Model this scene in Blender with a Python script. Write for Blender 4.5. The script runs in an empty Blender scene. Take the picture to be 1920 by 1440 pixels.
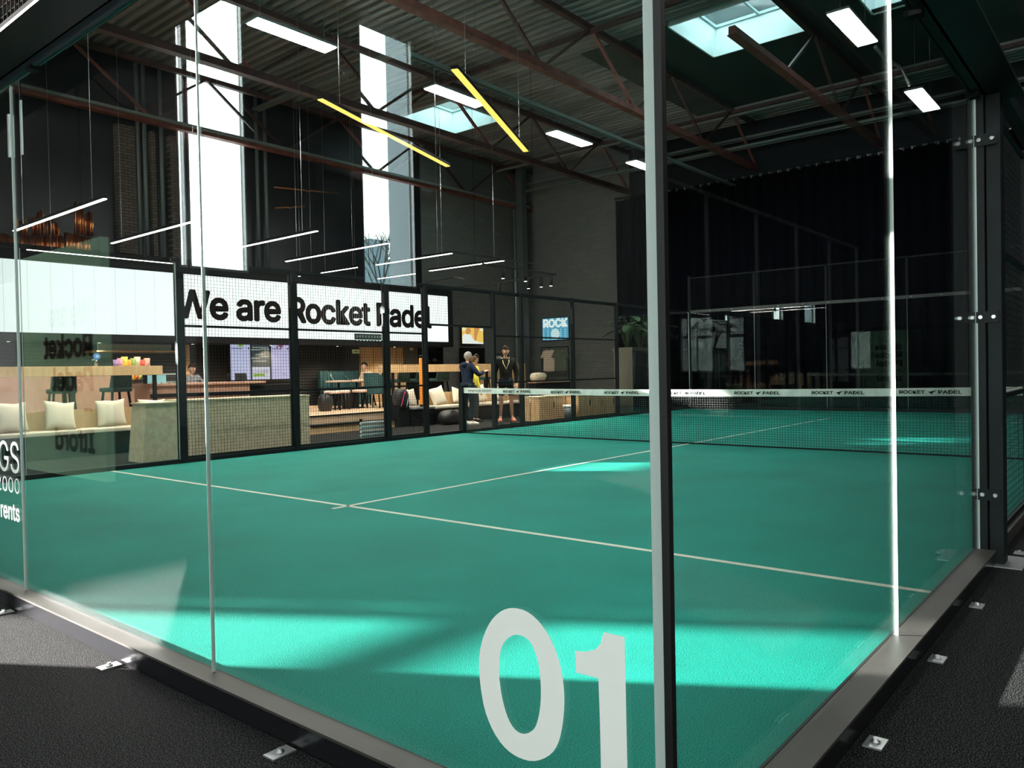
import bpy, bmesh, math, random
from mathutils import Vector, Matrix
random.seed(7)
S = bpy.context.scene
COL = S.collection
PI = math.pi

# ------------------------------------------------------------------ camera
CAM = Vector((-1.6579, -0.9209, 1.2436))
RGT = Vector((0.63709, -0.77053, -0.02012))
UPV = Vector((0.02556, -0.00497, 0.99966))
FWD = Vector((0.77036, 0.63739, -0.01653))
FPX = 1468.68
cd = bpy.data.cameras.new('camera'); cam = bpy.data.objects.new('camera', cd); COL.objects.link(cam)
cd.sensor_width = 36.0; cd.sensor_fit = 'HORIZONTAL'; cd.lens = FPX / 1920 * 36
cd.clip_start = 0.05; cd.clip_end = 400
mw = Matrix.Identity(4)
for i in range(3):
    mw[i][0] = RGT[i]; mw[i][1] = UPV[i]; mw[i][2] = -FWD[i]; mw[i][3] = CAM[i]
cam.matrix_world = mw
S.camera = cam

# ------------------------------------------------------------------ view, world, sun
S.view_settings.view_transform = 'Standard'; S.view_settings.look = 'None'
S.view_settings.exposure = 0.0; S.view_settings.gamma = 1.0
S.view_settings.use_curve_mapping = False
S.cycles.use_denoising = True
S.cycles.transparent_max_bounces = 40
S.cycles.max_bounces = 8; S.cycles.diffuse_bounces = 4; S.cycles.glossy_bounces = 5
S.cycles.sample_clamp_indirect = 6.0
S.cycles.caustics_reflective = False; S.cycles.caustics_refractive = False

w = bpy.data.worlds.new('sky'); S.world = w; w.use_nodes = True
nt = w.node_tree; nt.nodes.clear()
wo = nt.nodes.new('ShaderNodeOutputWorld'); wb = nt.nodes.new('ShaderNodeBackground')
tc = nt.nodes.new('ShaderNodeTexCoord'); sp = nt.nodes.new('ShaderNodeSeparateXYZ')
mr = nt.nodes.new('ShaderNodeMapRange'); rp = nt.nodes.new('ShaderNodeMix'); rp.data_type = 'RGBA'
nt.links.new(tc.outputs['Generated'], sp.inputs[0]); nt.links.new(sp.outputs['Z'], mr.inputs['Value'])
mr.inputs['From Min'].default_value = 0.1; mr.inputs['From Max'].default_value = 0.75
nt.links.new(mr.outputs[0], rp.inputs[0])
rp.inputs[6].default_value = (0.86, 1.0, 0.95, 1); rp.inputs[7].default_value = (0.32, 0.37, 0.375, 1)
SKY = 18.0
nt.links.new(rp.outputs[2], wb.inputs[0]); wb.inputs[1].default_value = SKY
nt.links.new(wb.outputs[0], wo.inputs[0])

sd = bpy.data.lights.new('sun', 'SUN'); sun = bpy.data.objects.new('sun', sd); COL.objects.link(sun)
sd.energy = 75.0; sd.angle = math.radians(0.6); sd.color = (1.0, 0.97, 0.92)
sun.rotation_euler = Vector((0.498, -0.83, -0.241)).to_track_quat('-Z', 'Y').to_euler()
sun.location = (-10, 25, 14)

# ------------------------------------------------------------------ helpers
def at(u, v, x=None, y=None, z=None):
    d = RGT * ((u - 960) / FPX) + UPV * ((720 - v) / FPX) + FWD
    if x is not None: t = (x - CAM.x) / d.x
    elif y is not None: t = (y - CAM.y) / d.y
    else: t = (z - CAM.z) / d.z
    return CAM + d * t

MATS = {}
def mat(name, col, rough=0.6, metal=0.0, emit=None, es=1.0, var=0.0, vscale=8.0, vcol=None, bump=0.0, bscale=60.0,
        stretch=(1, 1, 1), spec=0.5, detail=4.0, lo=0.35, hi=0.65, alpha=None):
    if name in MATS: return MATS[name]
    m = bpy.data.materials.new(name); m.use_nodes = True
    n = m.node_tree.nodes; l = m.node_tree.links; b = n['Principled BSDF']
    b.inputs['Base Color'].default_value = (*col, 1); b.inputs['Roughness'].default_value = rough
    b.inputs['Metallic'].default_value = metal; b.inputs['Specular IOR Level'].default_value = spec
    if emit is not None:
        b.inputs['Emission Color'].default_value = (*emit, 1); b.inputs['Emission Strength'].default_value = es
    if var > 0 or vcol is not None or bump > 0:
        t = n.new('ShaderNodeTexCoord'); mp = n.new('ShaderNodeMapping'); mp.inputs['Scale'].default_value = stretch
        l.new(t.outputs['Object'], mp.inputs[0])
        if var > 0 or vcol is not None:
            ns = n.new('ShaderNodeTexNoise'); ns.inputs['Scale'].default_value = vscale; ns.inputs['Detail'].default_value = detail
            l.new(mp.outputs[0], ns.inputs['Vector'])
            r = n.new('ShaderNodeMapRange'); r.inputs['From Min'].default_value = lo; r.inputs['From Max'].default_value = hi
            l.new(ns.outputs['Fac'], r.inputs['Value'])
            mx = n.new('ShaderNodeMix'); mx.data_type = 'RGBA'; l.new(r.outputs[0], mx.inputs[0])
            c2 = vcol if vcol is not None else tuple(min(1, c * (1 + var)) for c in col)
            c1 = col if vcol is not None else tuple(c * (1 - var) for c in col)
            mx.inputs[6].default_value = (*c1, 1); mx.inputs[7].default_value = (*c2, 1)
            l.new(mx.outputs[2], b.inputs['Base Color'])
        if bump > 0:
            n2 = n.new('ShaderNodeTexNoise'); n2.inputs['Scale'].default_value = bscale; n2.inputs['Detail'].default_value = 3
            l.new(mp.outputs[0], n2.inputs['Vector'])
            bp = n.new('ShaderNodeBump'); bp.inputs['Strength'].default_value = bump; bp.inputs['Distance'].default_value = 0.01
            l.new(n2.outputs['Fac'], bp.inputs['Height']); l.new(bp.outputs[0], b.inputs['Normal'])
    MATS[name] = m
    return m

def glass_mat(name, tint=(0.955, 0.985, 0.975), rough=0.0):
    m = bpy.data.materials.new(name); m.use_nodes = True
    n = m.node_tree.nodes; l = m.node_tree.links; n.clear()
    o = n.new('ShaderNodeOutputMaterial'); mx = n.new('ShaderNodeMixShader')
    tr = n.new('ShaderNodeBsdfTransparent'); gl = n.new('ShaderNodeBsdfGlossy')
    tr.inputs[0].default_value = (*tint, 1); gl.inputs['Roughness'].default_value = rough
    fr = n.new('ShaderNodeFresnel'); g = n.new('ShaderNodeNewGeometry')
    mi = n.new('ShaderNodeMapRange'); mi.inputs['To Min'].default_value = 1.5; mi.inputs['To Max'].default_value = 1 / 1.5
    l.new(g.outputs['Backfacing'], mi.inputs['Value']); l.new(mi.outputs[0], fr.inputs['IOR'])
    l.new(fr.outputs[0], mx.inputs[0]); l.new(tr.outputs[0], mx.inputs[1]); l.new(gl.outputs[0], mx.inputs[2])
    l.new(mx.outputs[0], o.inputs[0]); MATS[name] = m
    return m

M_glass = glass_mat('court_glass'); M_sky_glass = glass_mat('skylight_glass', (0.86, 0.96, 0.97)); M_win_glass = glass_mat('window_glass', (0.95, 0.99, 0.98))
M_edge = mat('glass_edge', (0.55, 0.62, 0.59), 0.4)
M_seal = mat('black_seal', (0.006, 0.006, 0.006), 0.4)
M_steel = mat('painted_steel', (0.0055, 0.009, 0.010), 0.5, var=0.25, vscale=3, spec=.2)
M_rail = mat('brushed_rail', (0.040, 0.035, 0.032), 0.45, 0.0, spec=.35, var=0.2, vscale=2.5, stretch=(1, 1, 1))
M_frame = mat('fence_frame', (0.005, 0.008, 0.009), 0.6, spec=.2)
M_wire = mat('fence_wire', (0.010, 0.012, 0.012), 0.75, spec=0.12)
M_bolt = mat('bolt_metal', (0.45, 0.45, 0.45), 0.3, 0.9)
M_deck = mat('roof_deck', (0.27, 0.28, 0.275), 0.45, 0.35, var=0.25, vscale=1.5, stretch=(1, 0.2, 1))
M_panel = mat('roof_panel', (0.035, 0.048, 0.046), 0.7, var=0.1, vscale=1)
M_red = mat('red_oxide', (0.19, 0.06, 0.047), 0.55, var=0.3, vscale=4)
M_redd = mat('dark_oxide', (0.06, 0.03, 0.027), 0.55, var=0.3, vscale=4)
M_tray = mat('grey_tray', (0.17, 0.195, 0.185), 0.5, 0.3)
M_curb = mat('skylight_curb', (0.75, 0.85, 0.86), 0.5)
M_curtain = mat('curtain', (0.0022, 0.0024, 0.005), 0.95, spec=.1, var=0.3, vscale=6)
M_block = mat('dark_block_wall', (0.07, 0.071, 0.067), 0.8)
M_wallblk = mat('black_wall', (0.012, 0.013, 0.015), 0.35, var=0.3, vscale=0.7)
M_wallfar = mat('navy_wall', (0.004, 0.005, 0.008), 0.8)
M_white = mat('white_vinyl', (0.86, 0.85, 0.82), 0.5)
M_black = mat('matt_black', (0.006, 0.006, 0.007), 0.8, spec=0.15)
M_blackg = mat('gloss_black', (0.008, 0.008, 0.01), 0.2)
M_ply = mat('plywood', (0.60, 0.40, 0.21), 0.55, vcol=(0.48, 0.30, 0.15), vscale=3, stretch=(6, 6, 1))
M_osb = mat('pale_board', (0.66, 0.56, 0.38), 0.6, vcol=(0.52, 0.44, 0.29), vscale=14)
M_deckwood = mat('floor_wood', (0.62, 0.42, 0.28), 0.4, vcol=(0.50, 0.33, 0.21), vscale=3, stretch=(1, 10, 1))
M_pink = mat('bar_wood', (0.48, 0.27, 0.20), 0.45, vcol=(0.40, 0.22, 0.15), vscale=3, stretch=(4, 4, 1))
M_teal = mat('teal_fabric', (0.012, 0.055, 0.060), 0.75, var=0.2, vscale=30)
M_cush = mat('cream_linen', (0.68, 0.60, 0.47), 0.85, var=0.06, vscale=40, bump=0.3, bscale=20)
M_pad = mat('cream_pad', (0.62, 0.54, 0.42), 0.8)
M_orange = mat('orange_foam', (0.85, 0.25, 0.02), 0.6)
M_chrome = mat('chrome', (0.6, 0.6, 0.6), 0.2, 1.0)

# turf: short green fibres
def turf_mat():
    m = mat('turf', (0.008, 0.185, 0.125), 0.75, spec=0.2)
    n = m.node_tree.nodes; l = m.node_tree.links; b = n['Principled BSDF']
    t = n.new('ShaderNodeTexCoord')
    n1 = n.new('ShaderNodeTexNoise'); n1.inputs['Scale'].default_value = 210; n1.inputs['Detail'].default_value = 2
    n2 = n.new('ShaderNodeTexNoise'); n2.inputs['Scale'].default_value = 1.1; n2.inputs['Detail'].default_value = 3
    l.new(t.outputs['Object'], n1.inputs['Vector']); l.new(t.outputs['Object'], n2.inputs['Vector'])
    r = n.new('ShaderNodeMapRange'); r.inputs['From Min'].default_value = 0.32; r.inputs['From Max'].default_value = 0.68
    l.new(n1.outputs['Fac'], r.inputs['Value'])
    mx = n.new('ShaderNodeMix'); mx.data_type = 'RGBA'; l.new(r.outputs[0], mx.inputs[0])
    mx.inputs[6].default_value = (0.001, 0.080, 0.062, 1); mx.inputs[7].default_value = (0.003, 0.33, 0.262, 1)
    r2 = n.new('ShaderNodeMapRange'); r2.inputs['From Min'].default_value = 0.3; r2.inputs['From Max'].default_value = 0.7
    r2.inputs['To Min'].default_value = 0.88; r2.inputs['To Max'].default_value = 1.1
    l.new(n2.outputs['Fac'], r2.inputs['Value'])
    vm = n.new('ShaderNodeVectorMath'); vm.operation = 'SCALE'; l.new(mx.outputs[2], vm.inputs[0]); l.new(r2.outputs[0], vm.inputs['Scale'])
    l.new(vm.outputs[0], b.inputs['Base Color'])
    bp = n.new('ShaderNodeBump'); bp.inputs['Strength'].default_value = 0.6; bp.inputs['Distance'].default_value = 0.006
    l.new(n1.outputs['Fac'], bp.inputs['Height']); l.new(bp.outputs[0], b.inputs['Normal'])
    return m
M_turf = turf_mat()
def carpet_mat():
    m = mat('carpet', (0.02, 0.02, 0.02), 0.95, spec=0.08)
    n = m.node_tree.nodes; l = m.node_tree.links; b = n['Principled BSDF']
    t = n.new('ShaderNodeTexCoord'); n1 = n.new('ShaderNodeTexNoise'); n1.inputs['Scale'].default_value = 200; n1.inputs['Detail'].default_value = 2
    l.new(t.outputs['Object'], n1.inputs['Vector'])
    r = n.new('ShaderNodeMapRange'); r.inputs['From Min'].default_value = 0.50; r.inputs['From Max'].default_value = 0.70
    l.new(n1.outputs['Fac'], r.inputs['Value'])
    mx = n.new('ShaderNodeMix'); mx.data_type = 'RGBA'; l.new(r.outputs[0], mx.inputs[0])
    mx.inputs[6].default_value = (0.002, 0.002, 0.0025, 1); mx.inputs[7].default_value = (0.10, 0.097, 0.097, 1)
    l.new(mx.outputs[2], b.inputs['Base Color'])
    bp = n.new('ShaderNodeBump'); bp.inputs['Strength'].default_value = 0.8; bp.inputs['Distance'].default_value = 0.008
    l.new(n1.outputs['Fac'], bp.inputs['Height']); l.new(bp.outputs[0], b.inputs['Normal'])
    return m
M_carpet = carpet_mat()
def block_wall():
    m = MATS['dark_block_wall']; n = m.node_tree.nodes; l = m.node_tree.links; b = n['Principled BSDF']
    t = n.new('ShaderNodeTexCoord'); mp = n.new('ShaderNodeMapping'); mp.inputs['Rotation'].default_value = (PI/2, 0, PI/2)
    l.new(t.outputs['Object'], mp.inputs[0])
    sx = n.new('ShaderNodeSeparateXYZ'); l.new(t.outputs['Object'], sx.inputs[0])
    cb = n.new('ShaderNodeCombineXYZ')
    ad = n.new('ShaderNodeMath'); ad.operation = 'ADD'; l.new(sx.outputs[0], ad.inputs[0]); l.new(sx.outputs[1], ad.inputs[1])
    l.new(ad.outputs[0], cb.inputs[0]); l.new(sx.outputs[2], cb.inputs[1])
    br = n.new('ShaderNodeTexBrick'); l.new(cb.outputs[0], br.inputs['Vector'])
    br.inputs['Scale'].default_value = 1.0; br.inputs['Brick Width'].default_value = 0.44; br.inputs['Row Height'].default_value = 0.22
    br.inputs['Mortar Size'].default_value = 0.006
    br.inputs['Color1'].default_value = (0.150, 0.150, 0.138, 1); br.inputs['Color2'].default_value = (0.130, 0.131, 0.122, 1)
    br.inputs['Mortar'].default_value = (0.10, 0.10, 0.096, 1)
    l.new(br.outputs[0], b.inputs['Base Color'])
block_wall()
def emis(name, col, s):
    return mat(name, (0.02, 0.02, 0.02), 0.5, emit=col, es=s)
M_led = emis('led_screen', (0.93, 1.0, 0.985), 1.5)
M_lamp = emis('lamp_diffuser', (1.0, 0.99, 0.94), 110.0)
M_lin = emis('linear_led', (1.0, 0.95, 0.87), 11.0)
M_yel = emis('reflection_glow', (1.0, 0.66, 0.12), 1.6)

class MB:
    def __init__(s): s.bm = bmesh.new(); s.mi = 0
    def _f(s, vs, faces):
        bv = [s.bm.verts.new(v) for v in vs]
        for f in faces:
            try: fc = s.bm.faces.new([bv[i] for i in f]); fc.material_index = s.mi
            except ValueError: pass
        return s
    def box(s, x0, x1, y0, y1, z0, z1):
        x0, x1 = sorted((x0, x1)); y0, y1 = sorted((y0, y1)); z0, z1 = sorted((z0, z1))
        return s._f([(x0,y0,z0),(x1,y0,z0),(x1,y1,z0),(x0,y1,z0),(x0,y0,z1),(x1,y0,z1),(x1,y1,z1),(x0,y1,z1)],
                    [(3,2,1,0),(4,5,6,7),(0,1,5,4),(1,2,6,5),(2,3,7,6),(3,0,4,7)])
    def bar(s, a, b, w, h=None, up=(0, 0, 1)):
        h = w if h is None else h
        a = Vector(a); b = Vector(b); d = (b - a).normalized(); up = Vector(up)
        if abs(d.dot(up)) > 0.98: up = Vector((1, 0, 0))
        sd_ = d.cross(up).normalized(); u2 = sd_.cross(d).normalized()
        vs = []
        for p in (a, b):
            for i, j in ((-1,-1),(1,-1),(1,1),(-1,1)): vs.append(p + sd_ * (w/2*i) + u2 * (h/2*j))
        return s._f(vs, [(0,1,2,3),(7,6,5,4),(1,0,4,5),(2,1,5,6),(3,2,6,7),(0,3,7,4)])
    def tube(s, pts, r, n=10, caps=True):
        pts = [Vector(p) for p in pts]; rs = r if isinstance(r, (list, tuple)) else [r] * len(pts)
        rings = []; ref = None
        for i, p in enumerate(pts):
            d = (pts[min(i+1, len(pts)-1)] - pts[max(i-1, 0)]).normalized()
            if ref is None: ref = Vector((0,0,1)) if abs(d.z) < 0.9 else Vector((1,0,0))
            a = d.cross(ref).normalized(); b = a.cross(d).normalized(); ref = b if abs(d.dot(b)) < 0.9 else ref
            rings.append([s.bm.verts.new(p + (a*math.cos(k*2*PI/n) + b*math.sin(k*2*PI/n)) * rs[i]) for k in range(n)])
        for q in range(len(rings)-1):
            for k in range(n):
                f = s.bm.faces.new([rings[q][k], rings[q][(k+1)%n], rings[q+1][(k+1)%n], rings[q+1][k]]); f.material_index = s.mi; f.smooth = True
        if caps:
            for rg, rev in ((rings[0], 1), (rings[-1], 0)):
                f = s.bm.faces.new(rg[::-1] if rev else rg); f.material_index = s.mi
        return s
    def lathe(s, c, prof, n=20):
        c = Vector(c); rings = []
        for r, z in prof:
            rings.append([s.bm.verts.new(c + Vector((r*math.cos(k*2*PI/n), r*math.sin(k*2*PI/n), z))) for k in range(n)])
        for q in range(len(rings)-1):
            for k in range(n):
                f = s.bm.faces.new([rings[q][k], rings[q][(k+1)%n], rings[q+1][(k+1)%n], rings[q+1][k]]); f.material_index = s.mi; f.smooth = True
        s.bm.faces.new(rings[0][::-1]).material_index = s.mi; s.bm.faces.new(rings[-1]).material_index = s.mi
        return s
    def ball(s, c, r, sc=(1,1,1), nu=14, nv=9, rot=None):
        c = Vector(c); R_ = rot or Matrix.Identity(3); rings = []
        top = s.bm.verts.new(c + R_ @ Vector((0,0,r*sc[2]))); bot = s.bm.verts.new(c - R_ @ Vector((0,0,r*sc[2])))
        for i in range(1, nv):
            t = PI*i/nv
            rings.append([s.bm.verts.new(c + R_ @ Vector((r*sc[0]*math.sin(t)*math.cos(2*PI*k/nu), r*sc[1]*math.sin(t)*math.sin(2*PI*k/nu), r*sc[2]*math.cos(t)))) for k in range(nu)])
        for k in range(nu):
            s.bm.faces.new([top, rings[0][k], rings[0][(k+1)%nu]]); s.bm.faces.new([bot, rings[-1][(k+1)%nu], rings[-1][k]])
        for q in range(len(rings)-1):
            for k in range(nu): s.bm.faces.new([rings[q][k], rings[q+1][k], rings[q+1][(k+1)%nu], rings[q][(k+1)%nu]])
        for f in s.bm.faces:
            if top in f.verts or True: pass
        return s
    def poly(s, pts, thick=None):
        vs = [Vector(p) for p in pts]
        if thick is None: return s._f(vs, [tuple(range(len(vs)))])
        t = Vector(thick); n = len(vs)
        return s._f(vs + [v + t for v in vs], [tuple(range(n))[::-1], tuple(range(n, 2*n))] + [(i, (i+1)%n, n+(i+1)%n, n+i) for i in range(n)])
    def out(s, name, mats, parent=None, bevel=0.0, smooth=False):
        me = bpy.data.meshes.new(name)
        bmesh.ops.recalc_face_normals(s.bm, faces=s.bm.faces)
        if smooth:
            for f in s.bm.faces: f.smooth = True
        if parent is not None and parent.get('_o') is not None:
            pass
        s.bm.to_mesh(me); s.bm.free()
        for m in (mats if isinstance(mats, (list, tuple)) else [mats]): me.materials.append(m)
        o = bpy.data.objects.new(name, me); COL.objects.link(o)
        if parent is not None:
            o.parent = parent
            o.matrix_parent_inverse = Matrix.Translation(parent_world(parent)).inverted()
        if bevel:
            b = o.modifiers.new('bevel', 'BEVEL'); b.width = bevel; b.segments = 2; b.limit_method = 'ANGLE'
        return o

LOCS = {}
def parent_world(p):
    return LOCS.get(p.name, Vector((0, 0, 0)))

def tag(o, label, cat, group=None, kind=None):
    o['label'] = label; o['category'] = cat
    if group: o['group'] = group
    if kind: o['kind'] = kind
    return o
def thing(name, label, cat, loc=(0, 0, 0), group=None):
    o = bpy.data.objects.new(name, None); COL.objects.link(o); o.location = loc; o.empty_display_size = 0.1
    LOCS[o.name] = Vector(loc)
    return tag(o, label, cat, group)
def struct(o): o['kind'] = 'structure'; return o
def copy_tree(o, parent=None):
    c = o.copy(); COL.objects.link(c); c.parent = parent
    for ch in o.children: 
        cc = copy_tree(ch, c)
    return c
def put(o, loc, rz=0, label=None, group=None):
    o.location = loc; o.rotation_euler = (0, 0, rz)
    if label: o['label'] = label
    if group: o['group'] = group
    return o

_fontcache = {}
try:
    FONT = bpy.data.fonts.load(bpy.utils.system_resource('DATAFILES', path='fonts') + '/Inter.woff2')
except Exception:
    FONT = None
def text_mb(txt, bold=0.0, extrude=0.0, spacing=1.0):
    """the glyphs as a flat mesh in its XY plane; returns list of verts, faces and the bounds"""
    key = (txt, bold, extrude, spacing)
    if key in _fontcache: return _fontcache[key]
    c = bpy.data.curves.new('t', 'FONT'); c.body = txt; c.size = 1.0; c.font = FONT or c.font; c.offset = bold; c.extrude = extrude; c.resolution_u = 4
    c.space_character = spacing
    o = bpy.data.objects.new('t', c); COL.objects.link(o)
    dg = bpy.context.evaluated_depsgraph_get(); dg.update()
    me = bpy.data.meshes.new_from_object(o.evaluated_get(dg))
    vs = [v.co.copy() for v in me.vertices]; fs = [tuple(p.vertices) for p in me.polygons]
    bpy.data.objects.remove(o); bpy.data.meshes.remove(me); bpy.data.curves.remove(c)
    xs = [v.x for v in vs]; ys = [v.y for v in vs]
    r = (vs, fs, (min(xs), max(xs), min(ys), max(ys)))
    _fontcache[key] = r
    return r
def text_to(mb, txt, org, ex, ey, width, height, bold=0.0, mirror=False, spacing=1.0):
    """glyphs fitted in a width x height box at org along unit vectors ex, ey"""
    vs, fs, (x0, x1, y0, y1) = text_mb(txt, 0.0, 0.0, spacing)
    bold = max(0, bold)
    ex = Vector(ex); ey = Vector(ey); org = Vector(org); nz = ex.cross(ey)
    sx = width/(x1-x0+2*bold); sy = height/(y1-y0+2*bold)
    sh = [(0, 0)] + ([(rr*math.cos(k*PI/5), rr*math.sin(k*PI/5)) for rr in (bold, bold*.5) for k in range(10)] if bold > 0 else [])
    for i, (a, b) in enumerate(sh):
        mb._f([org + ex*((v.x-x0+bold+a)*sx) + ey*((v.y-y0+bold+b)*sy) + nz*(i*0.00003) for v in vs], fs)

# ================================================================== SETTING
ZF = -0.03            # floor outside the court
XW, YW, ZR = 23.0, 18.6, 9.15
XB, YB = -22.0, -14.0

struct(MB().box(XB, XW, YB, YW+0.2, ZF-0.1, ZF).out('floor', M_carpet))
turf = struct(MB().box(-0.02, 20.02, -0.02, 10.02, ZF, 0.0).out('floor_turf', M_turf))
M_line = mat('line_white', (0.62, 0.60, 0.50), 0.8, vcol=(0.50, 0.50, 0.42), vscale=80)
lw = 0.05
for a in ((3.0, 3.05, 0, 10), (16.95, 17.0, 0, 10), (2.85, 17.15, 4.975, 5.025)):
    MB().box(a[0], a[1], a[2], a[3], 0.0, 0.002).out('court_line', M_line, turf)

# raised wooden deck of the cafe and its step
struct(MB().box(8.45, XW, 13.35, YW, ZF, 0.35).out('floor_deck', M_deckwood))
struct(MB().box(1.0, 6.9, 13.6, YW, ZF, 0.35).out('floor_deck_left', M_deckwood))
st = struct(MB().box(8.45, 11.2, 13.05, 13.36, ZF, 0.16).out('trim_step', M_ply))
struct(MB().box(8.45, 11.2, 13.02, 13.36, 0.135, 0.165).box(8.45, 11.2, 13.33, 13.38, 0.33, 0.352).out('trim_nosing', M_black))

# walls
struct(MB().box(XW, XW+0.3, 13.8, YW+0.3, ZF, 15.6).out('wall_far', M_block))
struct(MB().box(XW, XW+0.3, YB, 13.8, ZF, 15.6).out('wall_far_dark', M_wallfar))
# side wall with the tall windows at x<0 and a few small high ones
mb = MB(); holes = [(-17.0, -14.7, 4.17, 15.0), (-10.6, -8.9, 4.17, 15.0), (-8.85, -8.62, 4.17, 15.0), (-4.33, -4.29, 2.6, 3.1), (-2.3, -1.1, 3.96, 4.27), (1.3, 2.9, 4.62, 5.0)]
xs = sorted(holes); cur = XB
for h in xs:
    mb.box(cur, h[0], YW, YW+0.25, ZF, 15.6); mb.box(h[0], h[1], YW, YW+0.25, ZF, h[2]); mb.box(h[0], h[1], YW, YW+0.25, h[3], 15.6); cur = h[1]
mb.box(cur, 17.2, YW, YW+0.25, ZF, 15.6)
struct(mb.out('wall_left', M_wallblk))
struct(MB().box(17.2, XW, YW, YW+0.25, ZF, 15.6).out('wall_left_grey', M_block))
for i, h in enumerate([(-17.0, -14.7, 4.17, 15.0), (-10.6, -8.9, 4.17, 15.0), (-8.85, -8.62, 4.17, 15.0)]):
    wn = MB().box(h[0], h[0]+0.05, YW-0.02, YW+0.1, h[2], h[3]).box(h[1]-0.05, h[1], YW-0.02, YW+0.1, h[2], h[3]).box(h[0], h[1], YW-0.02, YW+0.1, h[2]-0.06, h[2]).out('window_%d' % (i+1), mat('window_alu', (0.4, 0.42, 0.43), 0.4, 0.6)); struct(wn)
# deep pale reveal of the far window
struct(MB().box(-17.12, -17.0, YW+0.25, YW+1.3, 4.17, 15.0).out('trim_reveal', mat('reveal', (0.42, 0.5, 0.55), 0.7)))
mb = MB(); cur = YB
for (a, b) in ((-12, -9), (-7.5, -4.5), (-3, 0), (1.5, 4.5)):
    mb.box(XB-0.3, XB, cur, a, ZF, 15.6).box(XB-0.3, XB, a, b, ZF, .9).box(XB-0.3, XB, a, b, 5.6, 15.6); cur = b
    mb.box(XB-0.2, XB-0.1, (a+b)/2-.04, (a+b)/2+.04, .9, 5.6)
mb.box(XB-0.3, XB, cur, YW, ZF, 15.6)
struct(mb.out('wall_back', M_block))
struct(MB().box(XB, XW, YB-0.3, YB, ZF, 15.6).out('wall_right', M_block))

# roof deck (trapezoid sheets running along y) with skylight holes
SK = [(14.75, 17.1, 5.3, 7.75), (14.9, 17.2, 14.9, 17.0), (15.0, 17.3, 1.6, 4.0), (5.0, 7.4, 5.3, 7.75), (-2.6, -0.2, 5.3, 7.75),
      (5.0, 7.4, -2.5, -0.1), (-2.6, -0.2, -2.5, -0.1), (-11, -8.6, 2.0, 4.4)]
def deck(mb, x0, x1, y0, y1, z):
    p = 0.25; n = max(1, round((x1-x0)/p)); p = (x1-x0)/n; prof = []
    for i in range(n):
        a = x0 + i*p
        prof += [(a, z), (a+p*0.36, z), (a+p*0.46, z+0.09), (a+p*0.90, z+0.09)]
    prof.append((x1, z))
    vs = []; fs = []
    for x, zz in prof: vs += [(x, y0, zz), (x, y1, zz)]
    for i in range(len(prof)-1): fs.append((2*i, 2*i+1, 2*i+3, 2*i+2))
    mb._f(vs, fs)
mb = MB()
xcuts = sorted(set([XB, -3.4, XW] + [s[0] for s in SK] + [s[1] for s in SK] ))
for i in range(len(xcuts)-1):
    x0, x1 = xcuts[i], xcuts[i+1]; xm = (x0+x1)/2
    if xm < -3.4 and False: continue
    ys = [(s[2], s[3]) for s in SK if s[0] <= xm <= s[1]]; ys.sort(); cur = YB
    for a, b in ys:
        if a > cur: deck(mb, x0, x1, cur, a, ZR)
        cur = max(cur, b)
    top = YW if xm > -3.4 else 12.5
    deck(mb, x0, x1, cur, top, ZR)
deck(mb, XB, -3.4, 12.5, YW, 15.4)
struct(mb.out('ceiling', M_deck))
struct(MB().box(XB, -3.4, 12.45, 12.5, ZR, 15.5).box(-3.4, -3.35, 12.45, YW, ZR, 15.5).out('ceiling_upstand', M_deck))
# flat roof lid above the sheets
mb = MB()
for i in range(len(xcuts)-1):
    x0, x1 = xcuts[i], xcuts[i+1]; xm = (x0+x1)/2
    ys = sorted((s[2], s[3]) for s in SK if s[0] <= xm <= s[1]); cur = YB
    for a, b in ys:
        if a > cur: mb.box(x0, x1, cur, a, ZR+0.12, ZR+0.2)
        cur = max(cur, b)
    mb.box(x0, x1, cur, YW+0.3 if xm > -3.4 else 12.5, ZR+0.12, ZR+0.2)
mb.box(XB, -3.35, 12.5, YW+0.3, 12.5, 15.6)
struct(mb.out('ceiling_lid', M_black))
# smooth dark soffit boards round the right hand skylights
mb = MB(); zp = ZR-0.035
px = [14.75, 17.1, 21.2]
mb.box(14.75, 17.1, 7.75, 10.2, zp, zp+0.02); mb.box(17.1, 21.2, -9, 10.2, zp, zp+0.02); mb.box(14.75, 17.1, 4.0, 5.3, zp, zp+0.02)
mb.box(14.75, 15.0, 1.6, 4.0, zp, zp+0.02); mb.box(14.75, 17.1, -9, 1.6, zp, zp+0.02)
mb.box(9.0, 14.75, -9, 4.6, zp, zp+0.02)
struct(mb.out('ceiling_panel', M_panel))
struct(MB().box(21.2, 21.32, YB, YW, 8.86, 9.12).out('trim_edge_beam', mat('edge_beam', (0.22, 0.23, 0.22), 0.5)))

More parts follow.
